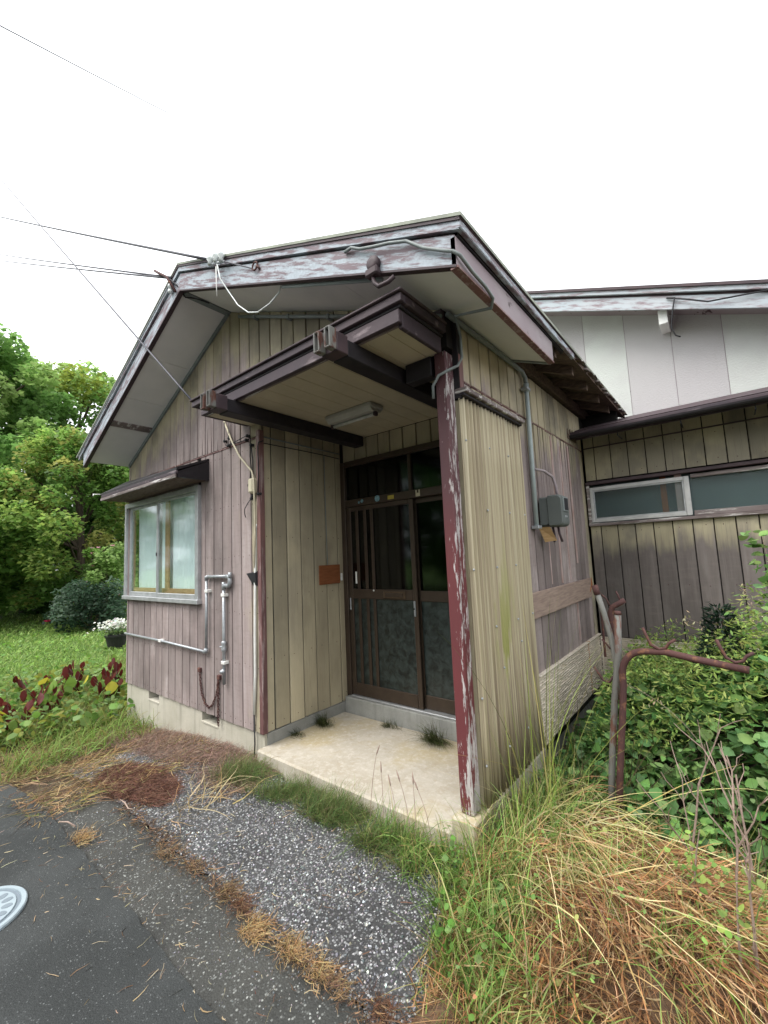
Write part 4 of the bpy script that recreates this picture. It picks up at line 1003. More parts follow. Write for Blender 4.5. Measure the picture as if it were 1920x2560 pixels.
# bare plank nailed across the side wall
pk = MB(); pk.bbox(W + .012, W + .032, .972, 2.60, 1.050, 1.236, .004)
tag(pk.build('nailed_plank', 'plank'), 'bare timber plank nailed level across the side wall boards', 'plank')
rs = MB(); rs.add([(W + .034, 2.50, 1.10), (W + .034, 2.62, 1.17), (W + .034, 2.60, 1.24), (W + .034, 2.56, 1.16), (W + .038, 2.50, 1.10), (W + .038, 2.62, 1.17), (W + .038, 2.60, 1.24), (W + .038, 2.56, 1.16)], [(0,3,2,1),(4,5,6,7),(0,1,5,4),(1,2,6,5),(2,3,7,6),(3,0,4,7)])
tag(rs.build('rust_stain_plate', 'rustorange'), 'orange rusted scrap on the end of the nailed plank', 'metal scrap')

# ------------------------------------------------------------------ rusty pole stand
st = thing('drying_pole_stand', 'rusty steel clothes-pole stand with hooked arms standing in the weeds', 'pole stand', (5.09, .6, 0))
MB().tube([(5.06, .60, -.1), (5.10, .6, .3), (5.15, .60, .70), (5.19, .60, .95), (5.207, .6, 1.165)], .018, 12).build('upright', 'galvrust', st, True)
MB().tube([(5.207, .6, 1.166), (5.208, .6, 1.185)], [.02, .016], 12).build('upright_tip', 'rust', st, True)
pp = [(5.10, .575, -.1), (5.15, .575, .35), (5.19, .572, .65), (5.207, .57, .80)] + [(5.207 + .12 * (1 - math.cos(a)), .57 - .02 * math.sin(a) * .5, .84 + .145 * math.sin(a)) for a in [math.pi / 2 * i / 7 for i in range(8)]] + [(5.42, .55, .993), (5.55, .53, .975), (5.745, .50, .955)]
MB().tube(pp, .0175, 12).build('bent_arm', 'rust', st, True)
def hook(c, name='hook', sc=1.0):
    x, y, z = c
    pts_ = [(x - .055 * sc, y, z + .105 * sc), (x - .04 * sc, y, z + .06 * sc), (x - .025 * sc, y, z + .02 * sc), (x + .01 * sc, y, z), (x + .04 * sc, y, z + .01 * sc), (x + .055 * sc, y, z + .035 * sc), (x + .085 * sc, y, z + .055 * sc)]
    MB().tube(pts_, .0075, 8).build(name, 'rust', st, True)
hook((5.385, .545, 1.005)); hook((5.69, .51, .982), sc=.95)
MB().tube([(5.098, .63, 1.305), (5.13, .63, 1.17), (5.155, .625, 1.04), (5.17, .62, .90), (5.165, .61, .70)], .015, 10).build('leaning_arm', 'galvrust', st, True)
MB().tube([(5.094, .63, 1.325), (5.105, .63, 1.27)], .018, 10).build('arm_end', 'rust', st, True)
MB().tube([(5.155, .7, .95), (5.15, .7, 1.1), (5.15, .7, 1.16), (5.165, .7, 1.195), (5.20, .7, 1.215), (5.23, .7, 1.235)], .016, 10).build('rear_arm', 'rust', st, True)
MB().tube([(5.15, .7, 1.2), (5.135, .7, 1.24), (5.11, .7, 1.265)], .005, 6).build('hook', 'rust', st, True)
MB().tube([(5.21, .7, 1.225), (5.20, .7, 1.26), (5.19, .7, 1.285)], .005, 6).build('hook', 'rust', st, True)
MB().tube([(5.055, .61, .86), (5.075, .61, .83), (5.10, .61, .79), (5.13, .61, .785), (5.15, .605, .82)], .0065, 8).build('hook', 'rust', st, True)
MB().tube([(5.11, .61, 1.02), (5.13, .61, 1.0), (5.15, .61, .97)], .005, 8).build('hook', 'rust', st, True)
tag(MB().tube([(4.86, 1.75, .66), (4.862, 1.75, 1.03)], .009, 6).build('thin_rod', 'rust', None), 'thin rusty rod leaning on the side wall below the plank', 'rod')

# ------------------------------------------------------------------ overhead wires
CAM = Vector((5.741, -2.099, 1.55))
def wire(name, a, b, sag, r, label, n=24, far=2.6):
    a, b = Vector(a), Vector(b)
    if far > 1: b = a + (b - a) * far; n = int(n * far)
    pts_ = [a.lerp(b, i / n) - Vector((0, 0, sag * 4 * (i / n) * (1 - i / n))) for i in range(n + 1)]
    return cable(name, pts_, r, 'wire', label, 'wire', 5)
wire('service_wire', (2.87, yf - .03, 3.86), (-6.0, -.537, 9.40), .06, .012, 'overhead wire reaching the white insulators on the gable')
wire('service_wire', (2.17, FO - .06, 4.06), (-6.0, -.50, 8.53), .06, .009, 'upper of two close wires reaching the gable apex')
wire('service_wire', (2.17, FO - .06, 4.05), (-6.0, -.49, 8.38), .05, .009, 'lower of two close wires reaching the gable apex')
wire('service_wire', (2.47, yc - .02, 2.86), (-4.0, -.826, 8.80), .04, .009, 'overhead wire slanting steeply down to the left canopy corner')
wire('service_wire', (-5.8, -3.6, 13.0), (-38.7, 32.2, 57.2), .3, .019, 'high distant power line crossing the sky', far=1)
br = thing('wire_bracket', 'small rusty bracket with insulators at the gable apex', 'bracket', (2.1, yf, 4.0))
MB().tube([(1.90, FO - .08, 4.24), (2.0, FO - .08, 4.165), (2.12, FO - .07, 4.08), (2.24, FO - .05, 3.90)], .012, 8).build('arm', 'rust', br, True)
for z_ in (3.99, 3.94): MB().lathe((2.15, FO - .05, z_), [(.008, -.02), (.02, -.012), (.022, .01), (.008, .02)], 10).build('insulator', 'insul', br, True)
cable('apex_wire', [(2.06, FO - .07, 4.11), (2.18, FO - .06, 4.03), (2.25, FO - .03, 3.95), (2.28, FO + .02, 3.86), (2.30, FO + .1, 3.88), (2.35, FO + .2, 3.86)], .006, 'black', 'black wire running from the apex bracket under the soffit')
cable('rake_wire', [(x_, FO - .056, zs(x_) + .178) for x_ in (2.15, 1.6, .9, .2, -.22)], .006, 'greypvc', 'pale wire following the left barge trim')
cable('hood_wire', [(.05, -.345, 2.42), (-.05, -.38, 2.43), (-.12, -.37, 2.42), (-.15, -.36, 2.45)], .005, 'white', 'pale wire tail at the left end of the window hood')

# ------------------------------------------------------------------ manhole cap on the road
mh = thing('valve_cover', 'round grey valve cover with a ring of oval recesses set in the asphalt', 'cover', (2.947, -1.697, 0))
MB().lathe((2.947, -1.697, .006), [(.19, 0), (.19, .016), (.185, .021), (.168, .021), (.166, .014), (.150, .014), (.148, .021), (.001, .021)], 48).build('cover_plate', 'manhole', mh)
MB().lathe((2.947, -1.697, .0195), [(.1655, 0), (.1655, .0015), (.1505, .0015), (.1505, 0)], 48).build('groove', 'capdark', mh)
for k in range(16):
    a = 2 * math.pi * k / 16; m = MB(); ring = []
    for i in range(14):
        t = 2 * math.pi * i / 14; u, v = .021 * math.cos(t), .0145 * math.sin(t)
        ring.append((2.947 + math.cos(a) * (.118 + u) - math.sin(a) * v, -1.697 + math.sin(a) * (.118 + u) + math.cos(a) * v))
    m.prism(ring, 'z', .0265, .0285).build('oval_inset', 'capdark', mh)
MB().lathe((2.947, -1.697, .0265), [(.07, 0), (.07, .002), (.06, .004), (.001, .004)], 32).build('hub', 'capdark', mh)
# ------------------------------------------------------------------ vegetation helpers
def set_mesh(name, verts, faces_n, loops, tint, mat, smooth=False):
    """verts (N,3); faces as (F,k) index array; tint per-vertex (N,3)"""
    me = bpy.data.meshes.new(name); F, k = loops.shape
    me.vertices.add(len(verts)); me.vertices.foreach_set('co', np.ascontiguousarray(verts, np.float32).ravel())
    me.loops.add(F * k); me.loops.foreach_set('vertex_index', np.ascontiguousarray(loops, np.int32).ravel())
    me.polygons.add(F); me.polygons.foreach_set('loop_start', np.arange(0, F * k, k, dtype=np.int32))
    me.polygons.foreach_set('loop_total', np.full(F, k, np.int32))
    if smooth: me.polygons.foreach_set('use_smooth', np.ones(F, bool))
    at = me.attributes.new('tint', 'FLOAT_COLOR', 'POINT')
    at.data.foreach_set('color', np.ascontiguousarray(np.c_[tint, np.ones(len(tint))], np.float32).ravel())
    me.update(calc_edges=True); me.validate()
    me.materials.append(MAT[mat])
    return me

def pick(pal, n, jit=.18):
    pal = np.asarray(pal, float); c = pal[rng.integers(0, len(pal), n)]
    return np.clip(c * (1 + rng.normal(0, jit, (n, 1))) * (1 + rng.normal(0, .06, (n, 3))), .005, .9)

def blades_mesh(name, P, L, Wd, elev, bend, pal, mat='blade', k=5, az=None, wob=.0, tipcol=None, jit=.18, floor=True):
    n = len(P); P = np.asarray(P, float)
    L = np.broadcast_to(L, n); Wd = np.broadcast_to(Wd, n); elev = np.broadcast_to(elev, n); bend = np.broadcast_to(bend, n)
    if az is None: az = rng.uniform(0, 2 * np.pi, n)
    t = np.linspace(0, 1, k + 1)
    tm = (t[:-1] + t[1:]) / 2
    e = elev[:, None] - bend[:, None] * tm[None] ** 1.3
    a = az[:, None] + (rng.normal(0, wob, (n, k)).cumsum(1) if wob else 0)
    step = (L / k)[:, None]
    d = np.stack([np.cos(e) * np.cos(a), np.cos(e) * np.sin(a), np.sin(e)], -1) * step[..., None]
    ctr = np.concatenate([np.zeros((n, 1, 3)), d.cumsum(1)], 1) + P[:, None]
    if floor:
        g = gz(ctr[..., 0], ctr[..., 1]) + .006; ctr[..., 2] = np.maximum(ctr[..., 2], g + rng.uniform(0, .012, (n, 1)))
    tw = rng.uniform(0, np.pi, n)
    side = np.stack([-np.sin(az) * np.cos(tw * .5), np.cos(az) * np.cos(tw * .5), np.sin(tw) * .5], -1)
    side /= np.linalg.norm(side, axis=1, keepdims=True)
    wd = Wd[:, None] * (1 - t[None] ** 1.8 * .92) * .5
    V = np.stack([ctr - side[:, None] * wd[..., None], ctr + side[:, None] * wd[..., None]], 2)   # n,k+1,2,3
    base = (np.arange(n) * (k + 1) * 2)[:, None]; i = np.arange(k)[None] * 2
    q = np.stack([base + i, base + i + 1, base + i + 3, base + i + 2], -1).reshape(-1, 4)
    c = pick(pal, n, jit); c = np.repeat(c[:, None], (k + 1) * 2, 1)
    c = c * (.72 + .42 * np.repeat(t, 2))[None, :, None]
    return set_mesh(name, V.reshape(-1, 3), n, q, c.reshape(-1, 3), mat)

LEAF = np.array([(0, 0, 0), (.30, .18, .04), (.46, .48, .05), (.30, .78, .02), (0, 1, -.06), (-.30, .78, .02), (-.46, .48, .05), (-.30, .18, .04), (0, .5, -.05)])
LEAFQ = np.array([(0, 1, 2, 8), (8, 2, 3, 4), (8, 4, 5, 6), (0, 8, 6, 7)])
HEART = np.array([(0, 0, 0), (.34, -.10, .05), (.56, .22, .07), (.38, .66, .03), (0, 1.05, -.05), (-.38, .66, .03), (-.56, .22, .07), (-.34, -.10, .05), (0, .42, -.04)])
SIMPLE = np.array([(0, 0, 0), (.42, .45, .06), (0, 1, -.05), (-.42, .45, .06)])
SIMPLEQ = np.array([(0, 1, 2, 3)])
def leaves_mesh(name, P, size, pal, mat='leaf', aspect=.7, droop=.5, tmpl=LEAF, quads=LEAFQ, jit=.2, az=None, tilt=None, tint=None):
    n = len(P); P = np.asarray(P, float); size = np.broadcast_to(size, n)
    if az is None: az = rng.uniform(0, 2 * np.pi, n)
    el = rng.normal(-droop, .45, n) if tilt is None else tilt
    roll = rng.normal(0, .5, n)
    f = np.stack([np.cos(el) * np.cos(az), np.cos(el) * np.sin(az), np.sin(el)], -1)
    s0 = np.stack([-np.sin(az), np.cos(az), np.zeros(n)], -1); u0 = np.cross(f, s0) * -1
    s = s0 * np.cos(roll)[:, None] + u0 * np.sin(roll)[:, None]; u = np.cross(s, f)
    T = tmpl; V = P[:, None] + size[:, None, None] * (s[:, None] * T[None, :, 0:1] * aspect * 1.4 + f[:, None] * T[None, :, 1:2] + u[:, None] * T[None, :, 2:3])
    m = len(T); q = (np.arange(n) * m)[:, None, None] + quads[None]
    c = pick(pal, n, jit) if tint is None else tint
    return set_mesh(name, V.reshape(-1, 3), n, q.reshape(-1, quads.shape[1]), np.repeat(c, m, 0), mat)

def put(me, name, label, cat=None, kind=None, parent=None, group=None):
    o = bpy.data.objects.new(name, me); C.objects.link(o)
    if parent is not None:
        o.parent = parent; off = np.array(parent.location)
        co = np.empty(len(me.vertices) * 3, np.float32); me.vertices.foreach_get('co', co)
        co = co.reshape(-1, 3) - off; me.vertices.foreach_set('co', co.astype(np.float32).ravel())
        if kind: o['kind'] = kind
        return o
    return tag(o, label, cat, group, kind)

def scatter(n, x0, x1, y0, y1, dens=None):
    out = []
    while len(out) < n:
        x = rng.uniform(x0, x1, n * 2); y = rng.uniform(y0, y1, n * 2)
        if dens is not None:
            k = rng.random(n * 2) < dens(x, y); x, y = x[k], y[k]
        out += list(zip(x, y))
    a = np.array(out[:n]); return np.c_[a, gz(a[:, 0], a[:, 1]) - .01]

def outside_house(x, y): return ~((x > -.05) & (y > -.01))
def blotch(x, y, s=1.0, ph=0.0):
    return .5 + .25 * np.sin(2.3 * s * x + 1.3 + ph) * np.cos(2.9 * s * y + .4 + ph) + .25 * np.sin(5.1 * s * x - 3.7 * s * y + ph)

# --- lawn on the left
GREEN = [(.15, .25, .045), (.21, .33, .07), (.26, .38, .10), (.30, .40, .13), (.11, .20, .045)]
def lawn_d(x, y): 
    d = np.hypot(x - 5.7, y + 2.1); return np.clip((8.0 / d) ** 1.5, 0, 1) * outside_house(x, y)
P = scatter(60000, -26, -1.2, -3, 9, lawn_d)
dd = np.hypot(P[:, 0] - 5.7, P[:, 1] + 2.1)
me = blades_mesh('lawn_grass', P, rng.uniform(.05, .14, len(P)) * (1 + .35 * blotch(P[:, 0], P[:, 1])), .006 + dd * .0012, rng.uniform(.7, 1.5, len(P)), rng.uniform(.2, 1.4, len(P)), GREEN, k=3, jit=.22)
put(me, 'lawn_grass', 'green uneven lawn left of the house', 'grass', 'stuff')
P = scatter(2600, -14, -1.2, -2, 5, lawn_d); P[:, 2] += .05 + rng.random(len(P)) * .05
put(leaves_mesh('lawn_clover', P, rng.uniform(.04, .09, len(P)), [(.17, .30, .05), (.23, .35, .09), (.12, .22, .05)], droop=.1), 'lawn_weeds', 'low broad-leaved weeds scattered in the lawn', 'weeds', 'stuff')

# --- weeds in front of the house corner (left)
DRY = [(.36, .25, .13), (.25, .15, .08), (.46, .34, .18), (.18, .105, .06), (.40, .26, .11), (.24, .25, .08)]
def leftd(x, y): return outside_house(x, y) * np.clip(1.25 * blotch(x, y, 1.0), 0, 1) * (y > -1.32 + .12 * np.sin(3 * x))
P = scatter(9000, -3.5, 1.0, -1.35, 1.2, leftd)
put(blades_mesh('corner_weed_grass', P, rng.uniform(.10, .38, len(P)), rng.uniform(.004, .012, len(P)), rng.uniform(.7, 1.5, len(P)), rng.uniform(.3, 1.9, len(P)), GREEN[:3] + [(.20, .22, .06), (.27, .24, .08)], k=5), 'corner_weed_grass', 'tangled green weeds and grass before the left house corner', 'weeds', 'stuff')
P = scatter(9000, -2.5, 2.3, -1.36, -.1, lambda x, y: np.clip(1.5 * blotch(x, y, 1.3, 2) - .15, 0, 1) * (x > -2.4) * ~((x > 1.35) & (y > -.62) & (y < -.28) & (x < 1.95)))
put(blades_mesh('corner_dry_grass', P, rng.uniform(.04, .20, len(P)), rng.uniform(.003, .006, len(P)), rng.uniform(.0, .6, len(P)), rng.uniform(-.2, 1.1, len(P)), DRY, 'straw', 4, wob=.25, jit=.3), 'corner_dry_grass', 'matted dead brown grass beside the road at left', 'dry grass', 'stuff')
# leafy ground cover
P = scatter(1900, -3.0, .2, -1.25, .5, leftd); P[:, 2] += rng.uniform(.05, .32, len(P))
put(leaves_mesh('corner_weed_leaves', P, rng.uniform(.04, .11, len(P)), [(.10, .20, .035), (.16, .26, .05), (.20, .30, .10), (.24, .26, .05)]), 'corner_weed_leaves', 'low leafy weeds mixed with grass before the left house corner', 'weeds', 'stuff')

# --- red-leaved plants: each plant a thing, each large leaf a part
RED = [(.13, .022, .018), (.17, .035, .025), (.09, .02, .018), (.20, .06, .03)]
leafm = leaves_mesh('red_leaf', [(0, 0, 0)], .15, [(.11, .022, .018)], aspect=.42, droop=0, az=np.array([0.0]), tilt=np.array([0.0]), jit=0)
leafm2 = leaves_mesh('red_leaf', [(0, 0, 0)], .13, [(.15, .04, .025)], aspect=.45, droop=0, az=np.array([0.0]), tilt=np.array([0.0]), jit=0)
leafm3 = leaves_mesh('green_leaf', [(0, 0, 0)], .17, [(.17, .28, .05)], aspect=.75, droop=0, az=np.array([0.0]), tilt=np.array([0.0]), jit=0)
leafm4 = leaves_mesh('yellow_leaf', [(0, 0, 0)], .15, [(.50, .40, .05)], aspect=.75, droop=0, az=np.array([0.0]), tilt=np.array([0.0]), jit=0)
spots = [(-1.1, .22, .62, 'nearest the house corner'), (-1.55, -.15, .6, 'second from the house corner'), (-1.0, -.52, .55, 'in the middle of the weedy verge'), (-1.75, -.55, .5, 'behind the one in the middle of the verge'), (-.55, -.95, .5, 'at the left edge of the picture, nearest the road'), (-.72, .10, .55, 'right against the foundation corner')]
for (x, y, h, where) in spots:
    r_ = thing('red_leaved_weed', 'dark red withering broad-leaved weed ' + where, 'weed', (x, y, g1(x, y)), 'red-leaved weeds on the verge')
    for s in range(4):
        a = random.uniform(0, 6.28); le = random.uniform(.12, .28); z0 = g1(x, y); hh = h * random.uniform(.75, 1.1)
        pts_ = [(x + le * t * math.cos(a), y + le * t * math.sin(a), z0 + hh * (t - .12 * t * t)) for t in (0, .35, .7, 1.0)]
        MB().tube(pts_, .006, 5, .003).build('stem', 'rust', r_)
        for q in range(9):
            t = .3 + .7 * q / 8; px_ = x + le * t * math.cos(a); py_ = y + le * t * math.sin(a); pz = hh * (t - .12 * t * t)
            mm = random.choice([leafm, leafm, leafm, leafm2, leafm3] if random.random() < .975 else [leafm4])
            lo = bpy.data.objects.new('leaf', mm); C.objects.link(lo); lo.parent = r_
            lo.location = (px_ - x + random.uniform(-.05, .05), py_ - y + random.uniform(-.05, .05), pz)
            lo.rotation_euler = (random.uniform(-.5, .5), random.uniform(.8, 1.6), random.uniform(0, 6.28))
            sc_ = random.uniform(.6, 1.05); lo.scale = (sc_,) * 3

# --- dead mats along the foundation and on the paving
MAUVE = [(.26, .175, .135), (.32, .22, .17), (.20, .125, .10), (.36, .26, .20), (.28, .19, .14)]
def matd(x, y): return np.clip(1.3 - .5 * abs(y + .16) / .18, 0, 1) * (y < -.03) * (.35 + blotch(x, y, 2.2))
P = scatter(15000, .1, 3.0, -.50, -.02, matd)
put(blades_mesh('foundation_dead_mat', P, rng.uniform(.04, .15, len(P)), rng.uniform(.002, .004, len(P)), rng.uniform(.1, 1.1, len(P)), rng.uniform(.3, 2.2, len(P)), MAUVE, 'straw', 5, wob=.4), 'foundation_dead_mat', 'pinkish brown dead grass along the foundation', 'dry grass', 'stuff')
def dmat(x, y): return ((x - 2.2) / .5) ** 2 + ((y + .74) / .19) ** 2 < .75 + .5 * blotch(x, y, 3)
P = scatter(7000, 1.4, 2.85, -1.05, -.45, dmat)
put(blades_mesh('russet_dead_mat', P, rng.uniform(.03, .11, len(P)), rng.uniform(.002, .004, len(P)), rng.uniform(.0, .6, len(P)), rng.uniform(-.1, 1.3, len(P)), [(.17, .08, .055), (.13, .06, .042), (.23, .12, .08), (.10, .048, .035)], 'straw', 4, wob=.4), 'russet_dead_mat', 'dark russet mat of dead weeds on the paving', 'dry grass', 'stuff')

# --- wiry green growth along the slab front
def wired(x, y): return np.clip(1.3 - abs(y + .235 + .05 * np.sin(3 * x)) / .12, 0, 1) * np.clip(1.9 * blotch(x, y, 2.9, 1) - .35, 0.03, 1) * np.clip((x - 2.55) * 3, 0, 1)
P = scatter(6500, 2.5, 4.35, -.46, -.09, wired)
put(blades_mesh('wiry_green_growth', P, rng.uniform(.05, .21, len(P)) * (.6 + .6 * blotch(P[:, 0], P[:, 1], 2.9, 1)), rng.uniform(.0018, .0035, len(P)), rng.uniform(.3, 1.6, len(P)), rng.uniform(.0, 1.9, len(P)), [(.12, .20, .05), (.16, .24, .07), (.09, .16, .045), (.22, .25, .10), (.20, .17, .08)], 'blade', 5, wob=.2), 'wiry_green_growth', 'wiry green growth along the front of the porch slab', 'weeds', 'stuff')

# --- grass around the slab corner, foxtails
def cornd(x, y): return (~((x > 2.6) & (x < 4.62) & (y > -.1))) * np.clip(.4 + blotch(x, y, 2), 0, 1) * (y > np.where(x < 4.47, -.30, -.29 - 1.25 * (x - 4.47)) + .05 * np.sin(17 * x))
P = scatter(5200, 4.0, 5.05, -.85, .9, cornd)
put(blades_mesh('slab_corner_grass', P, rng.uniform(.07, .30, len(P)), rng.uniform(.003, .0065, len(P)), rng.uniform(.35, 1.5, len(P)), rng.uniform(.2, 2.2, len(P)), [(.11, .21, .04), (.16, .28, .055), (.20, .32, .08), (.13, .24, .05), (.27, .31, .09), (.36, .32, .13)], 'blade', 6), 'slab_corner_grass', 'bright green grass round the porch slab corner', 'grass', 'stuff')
P = scatter(420, 4.45, 5.0, -.9, .5, cornd); P[:, 2] += rng.uniform(.03, .18, len(P))
put(leaves_mesh('slab_corner_leaves', P, rng.uniform(.014, .034, len(P)), [(.10, .22, .04), (.14, .27, .06), (.18, .30, .09)], droop=.2, aspect=.85), 'slab_corner_leaves', 'small round-leaved weeds round the porch slab corner', 'weeds', 'stuff')
fox = [(3.94, -.13, .38), (4.03, -.12, .28), (4.15, -.14, .24), (4.22, -.12, .27), (4.28, -.15, .30), (4.36, -.12, .26)]
for i, (x, y, h) in enumerate(fox):
    lean = random.uniform(-.10, .06); ft = thing('foxtail_grass', 'slender foxtail grass stalk with brown seed head before the porch slab', 'grass stalk', (x, y, g1(x, y)), 'foxtail stalks before the slab')
    pts_ = [(x + lean * t * t, y + .03 * t, g1(x, y) + h * t) for t in (0, .3, .6, .85, 1)]
    MB().tube(pts_, .0022, 5, .0012).build('stalk', 'plank', ft)
    e = Vector(pts_[-1]); d = Vector((lean * .8, .02, .10)).normalized()
    MB().tube([e, e + d * .015, e + d * .04, e + d * .06], [.002, .0045, .004, .001], 7).build('seed_head', 'plank', ft, True)
# tufts growing in the slab joint
for (x, y, n_, h, where) in ((2.80, .56, 320, .15, 'at the foot of the porch side wall'), (2.78, .28, 120, .09, 'nearer the house corner on the porch floor'), (3.32, .84, 140, .10, 'at the middle of the door sill'), (3.80, .80, 420, .22, 'behind the post at the door sill')):
    P = np.c_[rng.normal(x, .045, n_), rng.normal(y, .025, n_), np.full(n_, .10)]
    P[:, 0] = np.maximum(P[:, 0], 2.755); P[:, 1] = np.minimum(P[:, 1], .88)
    put(blades_mesh('porch_weed_tuft', P, rng.uniform(.4, 1.15, n_) * h, .003, rng.uniform(.35, 1.5, n_), rng.uniform(.2, 1.6, n_), [(.07, .10, .035), (.10, .13, .045), (.13, .13, .06)], 'blade', 5, az=rng.uniform(-2.6, -.2, n_)), 'porch_weed_tuft', 'thin grey-green weed tuft ' + where, 'weed tuft', group='weed tufts in the porch')

# --- dry tufts in the paving joint
tufts = [(2.66, -1.20, 260, .13, 'orange dry tuft on the road edge', 1), (3.22, -.98, 170, .13, 'first brown dry tuft along the paving joint, farthest from the camera', 0), (3.43, -.94, 150, .11, 'second dry tuft along the paving joint', 0), (3.74, -.92, 230, .12, 'third dry tuft along the paving joint', 0), (3.86, -.93, 200, .10, 'fourth dry tuft along the paving joint, dark brown', 2), (4.03, -.97, 380, .12, 'large pale dry tuft in the middle of the paving joint', 1), (4.22, -.93, 330, .11, 'dry tuft beside the large pale one, nearer the camera', 1), (4.38, -.92, 240, .10, 'orange dry tuft near the lower picture edge', 1), (4.47, -.93, 160, .09, 'next-to-last dry tuft of the paving joint', 0), (4.66, -.89, 200, .10, 'last dark dry tuft of the paving joint, nearest the camera', 2)]
pals = ([(.24, .16, .085), (.17, .10, .055), (.32, .22, .12)], [(.42, .28, .13), (.34, .20, .085), (.50, .37, .19)], [(.12, .06, .035), (.18, .09, .05)])
for (x, y, n_, r_, lab, pi) in tufts:
    P = np.c_[rng.normal(x, r_ * .36, n_), rng.normal(y, r_ * .22, n_)]; P = np.c_[P, gz(P[:, 0], P[:, 1]) + .002]
    put(blades_mesh('dry_tuft', P, rng.uniform(.02, .075, n_) * (r_ / .11), .0024, rng.uniform(-.05, .9, n_), rng.uniform(-.2, 1.4, n_), pals[pi], 'straw', 4, wob=.45), 'dry_tuft', lab, 'dry tuft', group='dry tufts along the paving joint')
# pulled-up straw bundle
n_ = 60; P = np.c_[rng.normal(2.88, .10, n_), rng.normal(-.62, .09, n_)]; P = np.c_[P, gz(P[:, 0], P[:, 1]) + .01]
put(blades_mesh('straw_bundle', P, rng.uniform(.12, .48, n_), rng.choice([.003, .004, .007], n_), rng.uniform(.0, .65, n_), rng.uniform(-.1, .9, n_), [(.55, .43, .22), (.62, .50, .29), (.45, .32, .16)], 'straw', 6, az=rng.choice([.6, 1.6, 2.4, -1.9], n_) + rng.normal(0, .5, n_), wob=.25), 'straw_bundle', 'pale pulled-up straw bundle lying before the foundation', 'straw')
for (pts_, lab) in (([(2.45, -.93, .03), (2.53, -.93, .035), (2.61, -.94, .03), (2.65, -.925, .032)], 'bleached pale twig on the russet mat'), ([(2.40, -1.25, .03), (2.46, -1.22, .035), (2.53, -1.20, .025)], 'bleached pale twig beside the orange tuft')):
    tag(MB().tube(pts_, [.003, .0045, .004, .002][:len(pts_)], 6).build('bleached_twig', 'plank', None, True), lab, 'twig')

# --- straw heap on the right
STRAW = [(.46, .28, .14), (.40, .22, .10), (.54, .38, .21), (.30, .155, .07), (.44, .24, .105), (.20, .10, .052)]
def heap(x, y): return .15 * np.exp(-(((x - 5.22) / .40) ** 2 + ((y + .05) / .5) ** 2)) + .055 * np.sin(7 * x + 2 * y) * np.sin(6 * y - x) + .03 * np.sin(17 * x - 5 * y) * np.sin(13 * y + 3 * x) + .06
def heapd(x, y): return (y > -.95 - .1 * np.sin(5 * x)) * (x > 4.66 + .12 * np.sin(6 * y)) * (y > -.46 - 1.25 * (x - 4.62) + .06 * np.sin(13 * x))
P = scatter(30000, 4.62, 6.3, -1.25, 1.0, heapd); P[:, 2] += heap(P[:, 0], P[:, 1]) * rng.uniform(.45, 1.05, len(P))
flow = 1.3 * np.sin(2.1 * P[:, 0] + 1.7 * P[:, 1]) + 1.6 * np.sin(3.3 * P[:, 1] - P[:, 0]) - .6 + rng.normal(0, .75, len(P))
put(blades_mesh('straw_heap', P, rng.uniform(.04, .23, len(P)), rng.choice([.002, .003, .004, .007], len(P)), rng.normal(.10, .26, len(P)), rng.uniform(-.5, .7, len(P)), STRAW + [(.56, .40, .22), (.34, .165, .075), (.42, .215, .09)], 'straw', 5, az=flow, wob=.08, jit=.28), 'straw_heap', 'heap of orange-brown dead grass at lower right', 'dry grass', 'stuff')
# soil mound below it, so no bare ground shows through
m = MB(); gxs = np.linspace(4.65, 6.7, 42); gys = np.linspace(-1.25, 1.1, 48)
for x in gxs:
    for y in gys:
        edge = np.clip((x - 4.66) * 6, 0, 1) * np.clip((1.1 - y) * 6, 0, 1) * np.clip((y + 1.22) * 6, 0, 1)
        m.v.append((x, y, -.04 + edge * (.02 + .75 * float(heap(x, y)) + .012 * math.sin(23 * x) * math.sin(19 * y))))
m.f = [(i*48+j, (i+1)*48+j, (i+1)*48+j+1, i*48+j+1) for i in range(41) for j in range(47)]
MAT['strawsoil'] = simple('brown_straw_litter', (.15, .09, .05), (.05, .032, .022), 60, .95, stretch=(1, 4, 1))
P = scatter(2600, 4.75, 6.2, -1.0, .8, lambda x, y: heapd(x, y) * np.clip(2.2 * blotch(x, y, 2.6, 3) - .75, 0, 1)); P[:, 2] += .6 * heap(P[:, 0], P[:, 1])
put(blades_mesh('heap_green_grass', P, rng.uniform(.08, .30, len(P)), rng.uniform(.003, .007, len(P)), rng.uniform(.5, 1.5, len(P)), rng.uniform(.2, 1.8, len(P)), GREEN[:3] + [(.30, .33, .11), (.38, .34, .15)], 'blade', 5), 'heap_green_grass', 'green blades pushing up through the dead grass heap', 'grass', 'stuff')
P = scatter(700, 4.75, 6.1, -.8, .8, lambda x, y: heapd(x, y) * np.clip(2.2 * blotch(x, y, 2.1, 5) - .8, 0, 1)); P[:, 2] += heap(P[:, 0], P[:, 1]) + rng.uniform(0, .10, len(P))
put(leaves_mesh('heap_small_leaves', P, rng.uniform(.010, .026, len(P)), [(.16, .30, .08), (.22, .36, .10), (.30, .34, .10), (.34, .22, .09)], droop=.5, aspect=.55), 'heap_small_leaves', 'small leafy weeds growing through the dead grass heap', 'weeds', 'stuff')
struct(m.build('soil_mound', 'strawsoil', None, True), 'soil mound under the dead grass')
